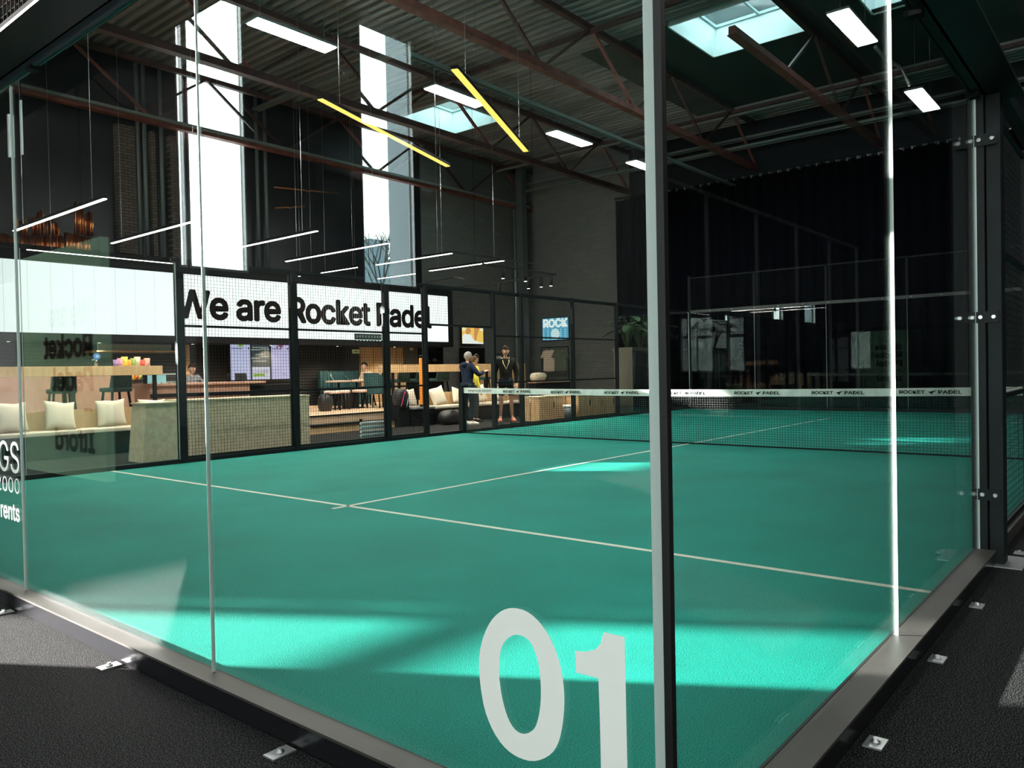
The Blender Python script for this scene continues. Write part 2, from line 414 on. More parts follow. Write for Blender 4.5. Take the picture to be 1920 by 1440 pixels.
# skylights
for k, (x0, x1, y0, y1) in enumerate(SK):
    desc = {0: 'square skylight over the far half of the court', 1: 'skylight over the cafe beyond the net', 2: 'skylight at the top edge beside the right hand lamps'}.get(k, 'skylight in the hall roof above and behind the near court end')
    t = bpy.data.objects.new('window_%d' % (k+10), None); COL.objects.link(t); t.location = ((x0+x1)/2, (y0+y1)/2, ZR); LOCS[t.name] = t.location.copy(); struct(t)
    h = 0.62; mb = MB(); tk = 0.04; ins = 0.12
    for (a, b, c, d) in ((x0, x0, y0, y1), (x1, x1, y0, y1), (x0, x1, y0, y0), (x0, x1, y1, y1)):
        cx, cy = (x0+x1)/2, (y0+y1)/2
        ia = [Vector((a, c, ZR-0.06)), Vector((b, d, ZR-0.06))]
        ib = [Vector((p.x + ins*(1 if p.x < cx else -1), p.y + ins*(1 if p.y < cy else -1), ZR+h)) for p in ia]
        nrm = Vector((tk if a == b and a > cx else (-tk if a == b else 0), tk if c == d and c > cy else (-tk if c == d else 0), 0))
        mb.poly([ia[0], ia[1], ib[1], ib[0]], nrm)
    mb.out('curb', M_curb, t)
    X0, X1, Y0, Y1 = x0+ins, x1-ins, y0+ins, y1-ins; zt = ZR+h
    fr = MB().bar((X0, Y0, zt), (X1, Y0, zt), .07).bar((X0, Y1, zt), (X1, Y1, zt), .07).bar((X0, Y0, zt), (X0, Y1, zt), .07).bar((X1, Y0, zt), (X1, Y1, zt), .07)
    fr.bar(((X0+X1)/2, Y0, zt), ((X0+X1)/2, Y1, zt), .05).bar((X0, (Y0+Y1)/2, zt), (X1, (Y0+Y1)/2, zt), .05)
    fr.out('glazing_bar', mat('sky_frame', (0.35, 0.45, 0.46), 0.5), t)
    MB().box(X0, X1, Y0, Y1, zt+0.02, zt+0.03).out('pane', M_sky_glass, t)
    if k in (0, 1):
        lb = MB()
        n = 18
        for i in range(n):
            yy = y0 + (i+0.5)*(y1-y0)/n
            lb.bar((x0+0.05, yy, ZR+0.27), (x0+0.09, yy+0.05, ZR+0.36), 0.03)
        lb.out('louvre', M_black, t)

# trusses, running the length of the hall
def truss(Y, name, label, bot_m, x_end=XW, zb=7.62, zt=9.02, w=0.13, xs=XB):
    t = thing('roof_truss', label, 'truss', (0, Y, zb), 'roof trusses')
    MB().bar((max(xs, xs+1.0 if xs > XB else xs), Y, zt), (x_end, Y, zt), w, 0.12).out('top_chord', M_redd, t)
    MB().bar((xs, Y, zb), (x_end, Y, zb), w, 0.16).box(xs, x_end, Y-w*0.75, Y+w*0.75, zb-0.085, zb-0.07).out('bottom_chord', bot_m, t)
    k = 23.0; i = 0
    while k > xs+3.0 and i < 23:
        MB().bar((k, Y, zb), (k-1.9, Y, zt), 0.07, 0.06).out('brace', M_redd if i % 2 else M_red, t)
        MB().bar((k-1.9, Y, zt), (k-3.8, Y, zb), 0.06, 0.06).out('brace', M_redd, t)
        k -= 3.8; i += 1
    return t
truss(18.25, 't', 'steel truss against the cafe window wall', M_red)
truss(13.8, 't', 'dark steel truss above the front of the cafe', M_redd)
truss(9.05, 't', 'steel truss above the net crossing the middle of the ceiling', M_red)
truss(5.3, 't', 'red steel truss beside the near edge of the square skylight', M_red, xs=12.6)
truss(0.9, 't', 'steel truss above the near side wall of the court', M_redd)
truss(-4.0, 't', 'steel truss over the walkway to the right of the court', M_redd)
# red tie beams across
for X in (13.45, 21.1, 5.9):
    tag(MB().bar((X, YB, 8.95), (X, YW, 8.95), 0.1, 0.1).out('tie_beam', M_redd), {13.45: 'red brown tie beam crossing the trusses at mid hall', 21.1: 'red brown tie beam crossing the trusses near the curtain wall', 5.9: 'red brown tie beam crossing the trusses over the near court half'}[X], 'beam', 'roof tie beams')
# unseen bar added to cut a shaded gap through the sun band
tag(MB().box(-8.6, -3.0, 11.94, 12.06, 2.93, 3.05).bar((-8, 12, 3.0), (-8, 12, ZR-.05), .02, .02).bar((-3.6, 12, 3.0), (-3.6, 12, ZR-.05), .02, .02).out('shadow_bar', M_black), 'unseen black bar added beyond the near left corner to shade the sun band', 'light_blocker')
tag(MB().box(-3.9, -2.2, 6.0, 6.06, ZF, 2.15).out('sun_blocker', M_black), 'unseen black panel added beyond the near left corner to trim the sun band', 'partition')  # unseen panel added to trim the edge of the sun band
# cable trays
def tray(a, b, label, w=0.22):
    t = MB(); a = Vector(a); b = Vector(b); d = (b-a).normalized(); s_ = d.cross(Vector((0, 0, 1)))
    t.bar(a, b, w, 0.012); t.bar(a + s_*w/2, b + s_*w/2, 0.012, 0.07); t.bar(a - s_*w/2, b - s_*w/2, 0.012, 0.07)
    tag(t.out('cable_tray', M_tray), label, 'cable tray', 'ceiling cable trays')
tray((22.5, YB, 8.5), (22.5, 18.4, 8.5), 'long grey cable tray running above the curtain')
tray((22.2, YB, 8.15), (22.2, 18.4, 8.15), 'second cable tray just below the longer grey one above the curtain')
a = at(470, 265, y=18.1); b = at(960, 378, y=18.1)
tray((-20, 18.1, a.z), (XW-.5, 18.1, a.z), 'pale cable tray along the cafe window wall')
tray((8.0, 9.4, 6.95), (XW-1, 9.4, 6.95), 'grey lighting rail carrying the white lamps over the net', 0.1)
a = at(605, 155, z=8.6)
tray((a.x, 12, 8.6), (a.x, 18.3, 8.6), 'short dark tray crossing beneath the roof deck', 0.2)

# brick pilasters on the dark side wall
mbk = mat('brown_brick', (0.10, 0.075, 0.055), 0.8); n_ = mbk.node_tree.nodes; l_ = mbk.node_tree.links
t_ = n_.new('ShaderNodeTexCoord'); sx_ = n_.new('ShaderNodeSeparateXYZ'); cb_ = n_.new('ShaderNodeCombineXYZ'); br_ = n_.new('ShaderNodeTexBrick')
l_.new(t_.outputs['Object'], sx_.inputs[0]); l_.new(sx_.outputs[0], cb_.inputs[0]); l_.new(sx_.outputs[2], cb_.inputs[1]); l_.new(cb_.outputs[0], br_.inputs['Vector'])
br_.inputs['Scale'].default_value = 1.0; br_.inputs['Brick Width'].default_value = 0.215; br_.inputs['Row Height'].default_value = 0.075; br_.inputs['Mortar Size'].default_value = 0.008
br_.inputs['Color1'].default_value = (0.15, 0.11, 0.08, 1); br_.inputs['Color2'].default_value = (0.10, 0.07, 0.05, 1); br_.inputs['Mortar'].default_value = (0.02, 0.018, 0.016, 1)
l_.new(br_.outputs[0], n_['Principled BSDF'].inputs['Base Color'])
for (u0, u1, nm) in ((223, 257, 'wide'), (287, 295, 'narrow'), (322, 334, 'slim')):
    a_ = at(u0, 400, y=18.4).x; b_ = at(u1, 400, y=18.4).x
    tag(MB().box(a_, b_, 18.4, YW, 4.3, 7.4).out('brick_pilaster', mbk), '%s brown brick pilaster on the dark wall left of the first tall window' % nm, 'pilaster', kind='structure')
for u0 in (262, 275, 306, 484, 500):
    a_ = at(u0, 400, y=18.45).x
    tag(MB().tube([(a_, 18.45, 4.3), (a_, 18.45, 9.1)], .05, 8).out('wall_conduit', M_tray), {262: 'grey vertical conduit just right of the wide brick pilaster', 275: 'second grey conduit right of the wide brick pilaster', 306: 'grey conduit between the narrow and slim pilasters', 484: 'grey conduit just right of the first tall window', 500: 'second grey conduit right of the first tall window'}[u0], 'pipe', 'vertical wall conduits')
# columns and downpipes at the far corner
cl = at(990, 500, y=18.2)
c = tag(MB().box(21.9, 22.2, 17.9, 18.2, 0.35, 9.1).out('column', mat('grey_column', (0.085, 0.095, 0.092), 0.6)), 'square grey steel column at the far cafe corner', 'column', kind='structure')
c = at(968, 600, y=18.3)
tag(MB().tube([(c.x, 18.3, 0.36), (c.x, 18.3, 7.5)], 0.045).tube([(c.x+.16, 18.3, 0.36), (c.x+.16, 18.3, 7.5)], 0.03).out('downpipe', mat('pipe_grey', (0.35, 0.4, 0.4), 0.3, 0.5)), 'pale downpipe beside the far cafe column', 'pipe')

# red girt lines between the windows are the truss; small camera and conduit on the wall
# curtain along the far wall
mb = MB(); vs = []; fs = []; n = 420; y0, y1 = YB+1, 13.75
for i in range(n+1):
    y = y0 + (y1-y0)*i/n; x = 22.0 + 0.07*math.sin(y*2*PI/0.42) + 0.04*math.sin(y*2.3+1)
    vs += [(x, y, 0.0), (x*1.0+0.0, y, 7.12)]
for i in range(n): fs.append((2*i, 2*i+2, 2*i+3, 2*i+1))
mb._f(vs, fs)
cu = mb.out('curtain', M_curtain, None, smooth=True); sm = cu.modifiers.new('thick', 'SOLIDIFY'); sm.thickness = 0.02
tag(cu, 'tall black pleated curtain covering the far wall behind the court', 'curtain')
t = MB().bar((22.0, y0, 7.2), (22.0, 13.8, 7.2), 0.05, 0.06).out('curtain_rail', M_frame); tag(t, 'thin rail carrying the black curtain', 'rail')
hk = MB()
for i in range(90): hk.box(21.97, 22.03, y0+0.15+i*0.285, y0+0.19+i*0.285, 7.1, 7.18)
hk.out('hook', M_bolt, t)['kind'] = 'stuff'

# ================================================================== COURT FRAME
HG = 2.9     # glass height
G = 0.035
M_glint = mat('joint_glint', (0.62, 0.68, 0.65), 0.6, spec=.2)
def pane(p0, p1, z0, z1, label, i_glint=True, nm='court_glass', off=(0, 0)):
    """upright pane from p0 to p1 (xy)"""
    p0 = Vector((*p0, 0)); p1 = Vector((*p1, 0)); d = (p1-p0).normalized(); nrm = Vector((-d.y, d.x, 0))*0.0035
    g = 0.002; a = p0 + d*g; b = p1 - d*g
    t = thing(nm, label, 'glass panel', (p0+p1)/2 + Vector((0, 0, z0)), 'court glass panels')
    mb = MB(); q = [a-nrm, b-nrm, b+nrm, a+nrm]
    vs = [Vector((v.x, v.y, z0)) for v in q] + [Vector((v.x, v.y, z1)) for v in q]
    mb.mi = 0; mb._f(vs, [(0,1,5,4), (2,3,7,6)])
    o = mb.out('glass_sheet', [M_glass], t)
    mb = MB(); e = 0.0005
    mb._f(vs, [(1,2,6,5), (3,0,4,7), (4,5,6,7), (3,2,1,0)])
    mb.out('polished_edge', [M_edge], t)
    if i_glint:
        q = b + nrm*0; w_ = d*.0015; nn = nrm.normalized()*.0075
        MB().poly([q-w_-nn, q+w_-nn, q+w_+nn, q-w_+nn], (0, 0, z1-z0)).out('joint_glint', M_glint, t).location.z = z0  # pale strip stands in for light carried along the glass edge
    return t
ordn = ['first', 'second', 'third', 'fourth', 'fifth']
P1 = None
for i in range(5):
    t = pane((-G, 2*i if i else -G+0.012), (-G, 2*i+2 if i < 4 else 10+G), 0.05, HG, 'clear glass pane, %s from the near corner in the near end wall' % ordn[i])
    if i == 0: P1 = t
    if i == 2: P3 = t
for i in range(2):
    pane((2*i if i else -G+0.012, -G), (2*i+2, -G), 0.05, HG, 'clear glass pane, %s from the near corner in the right side wall' % ordn[i])
    pane((2*i, 10+G), (2*i+2, 10+G), 0.05, HG, 'clear glass pane, %s from the near end in the cafe side wall' % ordn[i])
    pane((16+2*i, 10+G), (18+2*i, 10+G), 0.05, HG, 'clear glass pane beyond the mesh fence, %s past the far cabinets' % ordn[i])
    pane((16+2*i, -G), (18+2*i, -G), 0.05, HG, 'clear glass pane at the far right end, %s beyond the mesh' % ordn[i])
for i in range(5):
    pane((20+G, 10-2*i), (20+G, 8-2*i), 0.05, HG, 'clear glass pane of the far end wall, %s from the cafe side' % ordn[i])
# corner joint seal
tag(MB().box(-G-0.016, -G+0.004, -G-0.016, -G+0.004, 0.05, HG).out('corner_seal', M_seal), 'black silicone seal in the near glass corner', 'seal')
o = MB()
o.box(-G-0.006, -G+0.006, -G+0.006, -G+0.036, 0.05, HG)
tag(o.out('corner_edge_strip', mat('edge_strip', (0.42, 0.48, 0.46), 0.3)), 'pale polished strip along the near glass corner', 'strip')

# "01" and the sponsor lettering applied to the outside of the glass
xg = -G-0.0085
def dec(name, parent, build, m=M_white, label=None):
    mb = MB(); build(mb); o = mb.out(name, m, parent)
    if label: o['label'] = label
    return o
def zero(mb):
    c1 = [(898,1250),(903,1206),(917,1170),(938,1147),(962,1140),(990,1148),(1016,1172),(1037,1208),(1051,1250),(1058,1300),(1056,1350),(1047,1392),(1030,1416),(1002,1427),(972,1420),(945,1400),(922,1365),(906,1318)]
    c2 = [(936,1250),(938,1222),(946,1203),(960,1192),(975,1191),(991,1200),(1003,1222),(1011,1252),(1014,1290),(1013,1325),(1007,1355),(998,1370),(982,1376),(966,1368),(952,1345),(942,1310),(938,1285),(936,1268)]
    def sm(c):
        n = len(c); r = []
        for i in range(n):
            p0, p1, p2, p3 = [Vector((*c[(i+k) % n], 0)) for k in (-1, 0, 1, 2)]
            for s_ in (0, .33, .66):
                r.append(0.5*((2*p1) + (-p0+p2)*s_ + (2*p0-5*p1+4*p2-p3)*s_*s_ + (-p0+3*p1-3*p2+p3)*s_**3))
        return r
    a = [at(p.x, p.y, x=xg) for p in sm(c1)]; b = [at(p.x, p.y, x=xg) for p in sm(c2)]; n = len(a)
    mb._f(a+b, [(i, (i+1) % n, n+(i+1) % n, n+i) for i in range(n)])
def one(mb):
    pts = [(1132,1185),(1171,1194),(1173,1280),(1175,1380),(1177,1465),(1127,1453),(1125,1360),(1122,1272),(1080,1261),(1078,1220),(1098,1222),(1116,1218),(1126,1207)]
    mb._f([at(u, v, x=xg) for u, v in pts], [tuple(range(len(pts)))])
dec('digit_zero', P1, zero); dec('digit_one', P1, one)
M_ink = M_white
def glasstext(txt, u0, u1, vt, vb, bold=0.0):
    def f(mb):
        a = at(u1, (vt+vb)/2, x=xg); b0 = at(u1, vb, x=xg).z; b1 = at(u1, vt, x=xg).z
        y0 = at(u0, vb, x=xg).y; text_to(mb, txt, (xg, y0, b0), (0, -1, 0), (0, 0, 1), y0-a.y, b1-b0, bold)
    return f
dec('sponsor_lettering', P3, glasstext('KINGS', -50, 35.5, 829, 889, 0.0))
dec('sponsor_number', P3, glasstext('2000', -5, 36.5, 898, 927, 0.0))
dec('sponsor_word', P3, glasstext('rents', 2, 37, 949, 980, 0.02))

# bottom rail (steel channel) round the court
def rail(x0, x1, y0, y1, nm, label, m=M_rail, seams=()):
    o = MB().box(x0, x1, y0, y1, ZF+0.005, 0.062).out(nm, m, None, bevel=0.004)
    return tag(o, label, 'rail', 'court base rails')
r1 = thing('base_rail', 'brown grey steel base rail under the near end glass', 'rail', (-0.1, 5, ZF), 'court base rails')
MB().box(-0.105, -0.02, -0.13, 10.1, 0.056, 0.066).out('top_flange', M_rail, r1)
MB().box(-0.10, -0.088, -0.125, 10.1, ZF+0.004, 0.058).out('web_plate', M_blackg, r1)
MB().box(-0.012, -0.002, 0, 10, 0.0, 0.06).out('inner_flange', M_steel, r1)
r2 = thing('base_rail', 'grey steel base rail under the right side glass', 'rail', (2, -0.1, ZF), 'court base rails')
MB().box(-0.105, 4.0, -0.13, -0.02, 0.054, 0.064).out('top_flange', M_rail, r2)
MB().box(-0.10, 4.0, -0.125, -0.113, ZF+0.004, 0.056).out('web_plate', M_blackg, r2)
MB().box(0, 4.0, -0.012, -0.002, 0.0, 0.058).out('inner_flange', M_steel, r2)
rail(-0.1, 20.1, 10.015, 10.10, 'base_rail', 'dark base rail along the cafe side of the court', M_frame)
rail(20.0, 20.12, 0, 10.1, 'base_rail', 'dark base rail under the far end glass', M_frame)
rail(4.2, 20.1, -0.11, -0.02, 'base_rail', 'grey brown base rail under the right side mesh fence', M_rail)
# anchor feet on the floor
for n_, (fx, fy, hz) in enumerate(((-.155, 1.37, 0), (-.155, 2.67, 0), (-.155, 3.98, 0), (1.11, -.18, 1), (2.06, -.18, 1), (3.0, -.18, 1), (4.2, -.28, 1), (4.45, -.2, 1))):
    t = thing('anchor_foot', ['small bolted anchor plate nearest the near corner on the left rail', 'bolted anchor plate beside the sunlit carpet on the left', 'anchor plate at the far left edge of the left rail', 'anchor plate nearest the near corner on the right rail', 'second anchor plate along the right rail', 'third anchor plate along the right rail', 'wide anchor plate at the base of the black post', 'small anchor plate behind the base of the black post'][n_], 'anchor plate', (fx, fy, ZF), 'rail anchor plates')
    MB().box(fx-.045, fx+.045, fy-.03, fy+.03, ZF, ZF+.006).out('plate', mat('zinc', (0.42, 0.42, 0.42), 0.35, 0.8), t)
    MB().lathe((fx, fy, ZF+.006), [(.016, 0), (.016, .004), (.009, .004), (.009, .014)], 12).out('bolt', M_bolt, t)

# top beams of the near end
bm_ = thing('top_beam', 'heavy dark steel beam over the near end glass', 'beam', (-.17, 5, HG))
MB().box(-.30, -.09, -.3, 10.3, HG, HG+.015).box(-.10, -.085, -.3, 10.3, HG, HG+.16).out('channel', mat('beam_black', (0.003, 0.0045, 0.005), 0.6, spec=.1), bm_)
MB().tube([(-.05, -.1, HG+.03), (-.05, 10.1, HG+.03)], 0.045, 12).out('edge_tube', mat('tube_steel', (0.03, 0.04, 0.05), 0.25), bm_)
for k in range(7):
    MB().box(-.075, -.02, k*1.5+.6, k*1.5+.66, HG-.03, HG+.01).out('clamp', M_black, bm_)
bm2 = thing('top_beam', 'dark steel beam over the right side glass reaching the black post', 'beam', (2, -.17, HG))
MB().box(-.3, 4.2, -.28, -.08, HG, HG+.015).box(-.3, 4.2, -.1, -.085, HG, HG+.18).out('channel', M_steel, bm2)
MB().box(-.1, 4.15, -.08, -.02, HG, HG+.05).out('edge_angle', M_frame, bm2)
for k in range(3):
    MB().box(.9+k*1.5, .96+k*1.5, -.075, -.02, HG-.03, HG+.01).out('clamp', M_black, bm2)
# black post beside the second pane
po = thing('steel_post', 'tall black double steel post with bolted clamps at the right', 'post', (4.1, -.09, ZF))
MB().box(4.0, 4.09, -.085, 0.0, ZF, HG+.02).out('inner_tube', M_steel, po, bevel=.004)
MB().box(4.02, 4.16, -.17, -.09, ZF, HG+.02).out('outer_tube', M_steel, po, bevel=.004)
for z in (2.62, 1.52, .41):
    cp = MB().box(3.988, 4.0, -.155, -.035, z-.035, z+.035).out('clamp_plate', M_steel, po)
    for y in (-.13, -.06):
        MB().tube([(3.988, y, z), (3.976, y, z)], [.016, .011], 14).out('bolt', M_bolt, cp)
MB().box(3.95, 4.3, -.27, 0.0, ZF, ZF+.008).out('base_plate', mat('zinc', (0.4, .4, .4), .4, .8), po)

# mesh fences
def wires(mb, a, b, z0, z1, pitch=0.05, r=0.0017, rh=None):
    a = Vector((*a, 0)); b = Vector((*b, 0)); L = (b-a).length; d = (b-a)/L; n = int(L/pitch)
    for i in range(n+1):
        p = a + d*(i*L/n)
        mb.bar((p.x, p.y, z0), (p.x, p.y, z1), r*2, r*2)
    m = int((z1-z0)/pitch)
    off = Vector((-d.y, d.x, 0))*r*2
    for j in range(m+1):
        z = z0 + j*(z1-z0)/m
        mb.bar((a.x+off.x, a.y+off.y, z), (b.x+off.x, b.y+off.y, z), (rh or r)*2, (rh or r)*2)
def mesh_bay(a, b, z0, z1, label, mids=(), tb=0.045, top=True, name='mesh_fence', r=0.0017, fm=None, wm=None):
    t = thing(name, label, 'fence panel', ((a[0]+b[0])/2, (a[1]+b[1])/2, z0), 'mesh fence panels')
    A = Vector((*a, 0)); B = Vector((*b, 0)); mb = MB()
    for z in (z0+0.015, z1-0.02): mb.bar((a[0], a[1], z), (b[0], b[1], z), 0.03, 0.04)
    d = (B-A).normalized()
    for p in (A + d*.015, B - d*.015): mb.bar((p.x, p.y, z0), (p.x, p.y, z1), .03, .03)
    for z in mids: mb.bar((a[0], a[1], z), (b[0], b[1], z), 0.03, 0.035)
    mb.out('panel_frame', fm or M_frame, t)
    mb = MB(); wires(mb, a, b, z0+.03, z1-.04, r=r); mb.out('wire_mesh', wm or M_wire, t)
    return t
def post(x, y, z1, label, sx=.07, sy=.07, zc=ZF):
    t = thing('fence_post', label, 'post', (x, y, zc), 'fence posts')
    MB().box(x-sx/2, x+sx/2, y-sy/2, y+sy/2, zc, z1).out('shaft', M_frame, t, bevel=.004)
    MB().box(x-sx/2-.03, x+sx/2+.03, y-sy/2-.03, y+sy/2+.03, zc, zc+.012).out('base_plate', M_frame, t)
    return t
M_satin = mat('satin_black', (0.0014, 0.0016, 0.0016), 0.9, spec=0.02)
YF = 10.06; ZM = 2.93
mesh_bay((4.1, YF), (5.95, YF), .06, ZM, 'mesh fence panel in front of the pale reception desk', (1.0, 2.0))
mesh_bay((6.05, YF), (7.95, YF), .06, ZM, 'mesh fence panel in front of the wooden steps and round tables', (1.0, 2.0))
mesh_bay((8.05, YF), (8.95, YF), .06, ZM, 'narrow mesh fence panel beside the orange pole', (1.0, 2.0))
mesh_bay((9.05, YF), (10.95, YF), 2.17, ZM, 'short mesh panel over the court entrance above the net post')
mesh_bay((11.05, YF), (11.93, YF), .06, ZM, 'narrow mesh fence panel in front of the person with a lanyard', (1.0, 2.0))
mesh_bay((12.0, YF), (13.9, YF), .06, ZM, 'mesh fence panel in front of the shirt rail', (1.0, 2.0))
mesh_bay((13.98, YF), (15.9, YF), .06, ZM, 'mesh fence panel in front of the far wooden cabinet', (1.0, 2.0))
pl = {4.0: 'wide dark fence post at the end of the cafe side glass', 6.0: 'dark fence post beside the right end of the reception desk', 8.0: 'dark fence post to the left of the orange pole',
      9.0: 'slim dark post at the near side of the court entrance', 11.0: 'slim dark post at the far side of the court entrance', 11.95: 'dark post just behind the lanyard wearer',
      13.94: 'dark fence post between the two wooden cabinets', 15.95: 'thin dark post where the far glass begins'}
for X, lb in pl.items():
    wd = .11 if X in (4.0,) else (.08 if X in (6.0, 8.0, 13.94, 11.95) else .05)
    t = post(X+ (0.06 if X == 4.0 else 0), YF, ZM+.05, lb, wd, .1)
    if X in (6.0, 8.0, 13.94):
        MB().box(X-.11, X-.05, YF-.1, YF-.04, 2.35, 2.72).out('light_bracket', M_frame, t)
tag(MB().box(3.95, 20.1, YF-.02, YF+.02, ZM, ZM+.04).out('top_rail', M_frame), 'dark top rail along the whole cafe side fence', 'rail')
# far end mesh above the glass, near end mesh above its beam
for i in range(5):
    mesh_bay((20.05, 10-2*i), (20.05, 8-2*i), HG, 3.95, 'mesh panel above the far end glass, %s from the cafe side' % ordn[i])
    mesh_bay((-.27, 10-2*i), (-.27, 8-2*i), HG+.02, 4.0, 'mesh panel above the near end beam, %s from the cafe side' % ordn[i], fm=M_satin, wm=M_satin)
tag(MB().box(20.02, 20.1, 0, 10.1, HG-.02, HG+.06).out('far_beam', mat('far_beam_m', (0.05, .055, .055), .4)), 'dark rail along the top of the far end glass', 'beam')
fb = thing('glass_fixing', 'row of small bolts along the far end top rail', 'bolt', (20, 5, HG))
for i in range(14):
    MB().ball((20.01, .5+i*.68, HG+.02), .018, nu=8, nv=5).out('bolt', M_bolt, fb)
# right side: mesh fence beyond the black post, stepping down
mesh_bay((4.25, -.06), (8.0, -.06), .06, ZM, 'right side mesh fence panel just past the black post', (1.0, 2.0))
for i in range(1, 5):
    mesh_bay((4+2*i if i > 2 else 8, -.06), (6+2*i if i > 2 else 10, -.06), .06, ZM, 'right side mesh fence panel, %s past the black post' % ordn[i], (1.0, 2.0)) if i != 2 else None
for X in (6.0, 8.0, 10.0, 12.0, 14.0, 16.0):
    post(X, -.08, ZM+.03, 'dark post of the right side fence, %s past the black post' % (ordn + ['sixth'])[int((X-6)/2)], .06, .06)
tag(MB().bar((4.15, -.12, 3.02), (16, -.12, 3.02), .08, .09).out('top_rail', M_steel), 'dark top rail of the right side mesh fence', 'rail')
for yy in (0, 10):
    post(20.05, yy+.02, 4.0, 'dark post at the far end corner, %s side' % ('cafe' if yy else 'right'), .07, .07)
# neighbouring court fence behind and to the right
mb = thing('neighbour_fence', 'dark fence of the next court, seen only as a reflection', 'fence', (8, -4.7, 0))
fr = MB().bar((-2, -4.7, 4.0), (18, -4.7, 4.0), .06, .06)
for k in range(11): fr.bar((-2+2*k, -4.7, ZF), (-2+2*k, -4.7, 4.0), .05, .05)
fr.out('fence_frame', mat('neighbour_steel', (0.02, .02, .02), .6), mb)

# ================================================================== NET
nt_ = thing('tennis_net', 'black padel net with white printed top tape across the court', 'net', (10, 5, 0))
def sag(y): return 0.92 - 0.04*(1-((y-5)/5)**2)
mb = MB(); n = 240
ysn = [0.0 + 10.0*i/n for i in range(n+1)]
for y in ysn: 
    jy = 0.004*math.sin(y*37)
    mb.bar((10+.004*math.sin(y*9), y+jy, .015), (10, y, sag(y)-.05), .0042, .0042)
for j in range(22):
    f = j/22; pts = [(10+.006*math.sin(y*3+j), y, .02 + (sag(y)-.07)*f) for y in ysn[::8]]
    for a, b in zip(pts[:-1], pts[1:]): mb.bar(a, b, .0042, .0042)
mb.out('netting', mat('net_cord', (0.01, .013, .012), .7), nt_)
mb = MB(); vs = []; fs = []; m = 80
for i in range(m+1):
    y = 0.02 + 9.98*i/m; wv = .004*math.sin(y*11)+.003*math.sin(y*23)
    for dx in (-.012, .012): vs += [(10+dx+wv, y, sag(y)-.105), (10+dx+wv, y, sag(y)+.005)]
for i in range(m):
    b = 4*i; fs += [(b, b+4, b+5, b+1), (b+2, b+3, b+7, b+6), (b+1, b+5, b+7, b+3), (b, b+2, b+6, b+4)]
mb._f(vs, fs); mb.out('tape', mat('tape_white', (0.72, .74, .68), .75, var=.12, vscale=5, bump=.5, bscale=6), nt_)
mb = MB(); wings = MB()
def wing(mb, y, zc, L):
    # swept three-feather mark
    for k, (a, b, h0, h1) in enumerate((( 0.0, 1.0, .55, 1.0), (0.12, .85, .15, .62), (.3, .62, -.25, .22))):
        mb._f([(9.971, y-a*L, zc+(h0-.35)*.030-.004), (9.971, y-b*L, zc+(h1-.1)*.030), (9.971, y-(b-.12)*L, zc+(h1-.45)*.030), (9.971, y-(a+.25)*L, zc+(h0-.85)*.030)], [(0,1,2,3)])
for (y0, y1) in ((8.93, 8.24), (7.77, 7.09), (6.6, 5.9), (5.41, 4.68), (4.2, 3.48), (3.01, 2.28), (1.83, 1.07)):
    L = y0-y1; zc = sag((y0+y1)/2)-.05
    text_to(mb, 'ROCKET', (9.972, y0, zc-.023), (0, -1, 0), (0, 0, 1), L*.42, .048, 0.03)
    text_to(mb, 'PADEL', (9.972, y0-L*.63, zc-.023), (0, -1, 0), (0, 0, 1), L*.37, .048, 0.03)
    wing(mb, y0-L*.47, zc, L*.14)
text_to(mb, 'Marcus Sport', (9.972, 9.85, sag(9.6)-.078), (0, -1, 0), (0, 0, 1), .62, .052, 0.01)
mb.out('tape_print', M_black, nt_)
MB().box(9.99, 10.01, 0, 10, .0, .02).out('bottom_cord', M_black, nt_)
for (y, lb) in ((10.0, 'square black net post at the cafe side'), (0.0, 'square black net post at the right side')):
    t = thing('net_post', lb, 'post', (10, y, 0))
    MB().box(9.94, 10.06, y-.01 if y else y-.1, y+.10 if y else y+.01, 0, .96).out('shaft', M_frame, t, bevel=.006)
    MB().box(9.93, 10.07, y-.02 if y else y-.11, y+.11 if y else y+.02, .96, .975).out('cap', M_black, t)

# ================================================================== LAMPS
def highbay(x0, x1, y, z, label, vis=True):
    t = thing('high_bay_lamp', label, 'lamp', ((x0+x1)/2, y, z), 'white rectangular high bay lamps')
    MB().box(x0, x1, y-.17, y+.17, z+.012, z+.05).out('housing', M_tray, t, bevel=.006)
    MB().box(x0+.03, x1-.03, y-.15, y+.15, z, z+.012).out('diffuser', M_lamp, t)
    MB().box((x0+x1)/2-.25, (x0+x1)/2+.25, y-.06, y+.06, z+.05, z+.12).out('driver_box', M_tray, t)
    w_ = MB()
    for x in (x0+.15, x1-.15): w_.bar((x, y, z+.05), (x, y, ZR), .006, .006)
    w_.out('hanger_wire', M_tray, t)
hb = [((at(470,40,z=6.5).x), at(625,95,z=6.5).x), (8.62, 10.07), (12.36, 13.8), (15.75, 17.3)]
names = ['largest, at the upper left', 'second, in front of the yellow reflection', 'third, over the net', 'fourth, beside the near glass corner line']
for (x0, x1), nm in zip(hb, names): highbay(x0, x1, 9.42, 6.5, 'white high bay lamp on the lighting rail, ' + nm)
highbay(10.57, 12.17, 2.76, 6.5, 'white high bay lamp hanging just under the roof at the upper right')
highbay(15.05, 16.67, 2.72, 6.5, 'white high bay lamp above the black post at the right')
for x, y, nm in ((1.2, 9.42, 'above the cafe side of the near court half'), (-2.6, 9.42, 'over the green sign wall'), (2.3, 2.76, 'above the near corner of the court'), (-3.0, 2.76, 'behind and above the near end glass'), (-2.6, -4, 'over the entrance walkway'), (4, -5, 'over the right hand walkway')):
    highbay(x, x+1.5, y, 6.5, 'white high bay lamp ' + nm)
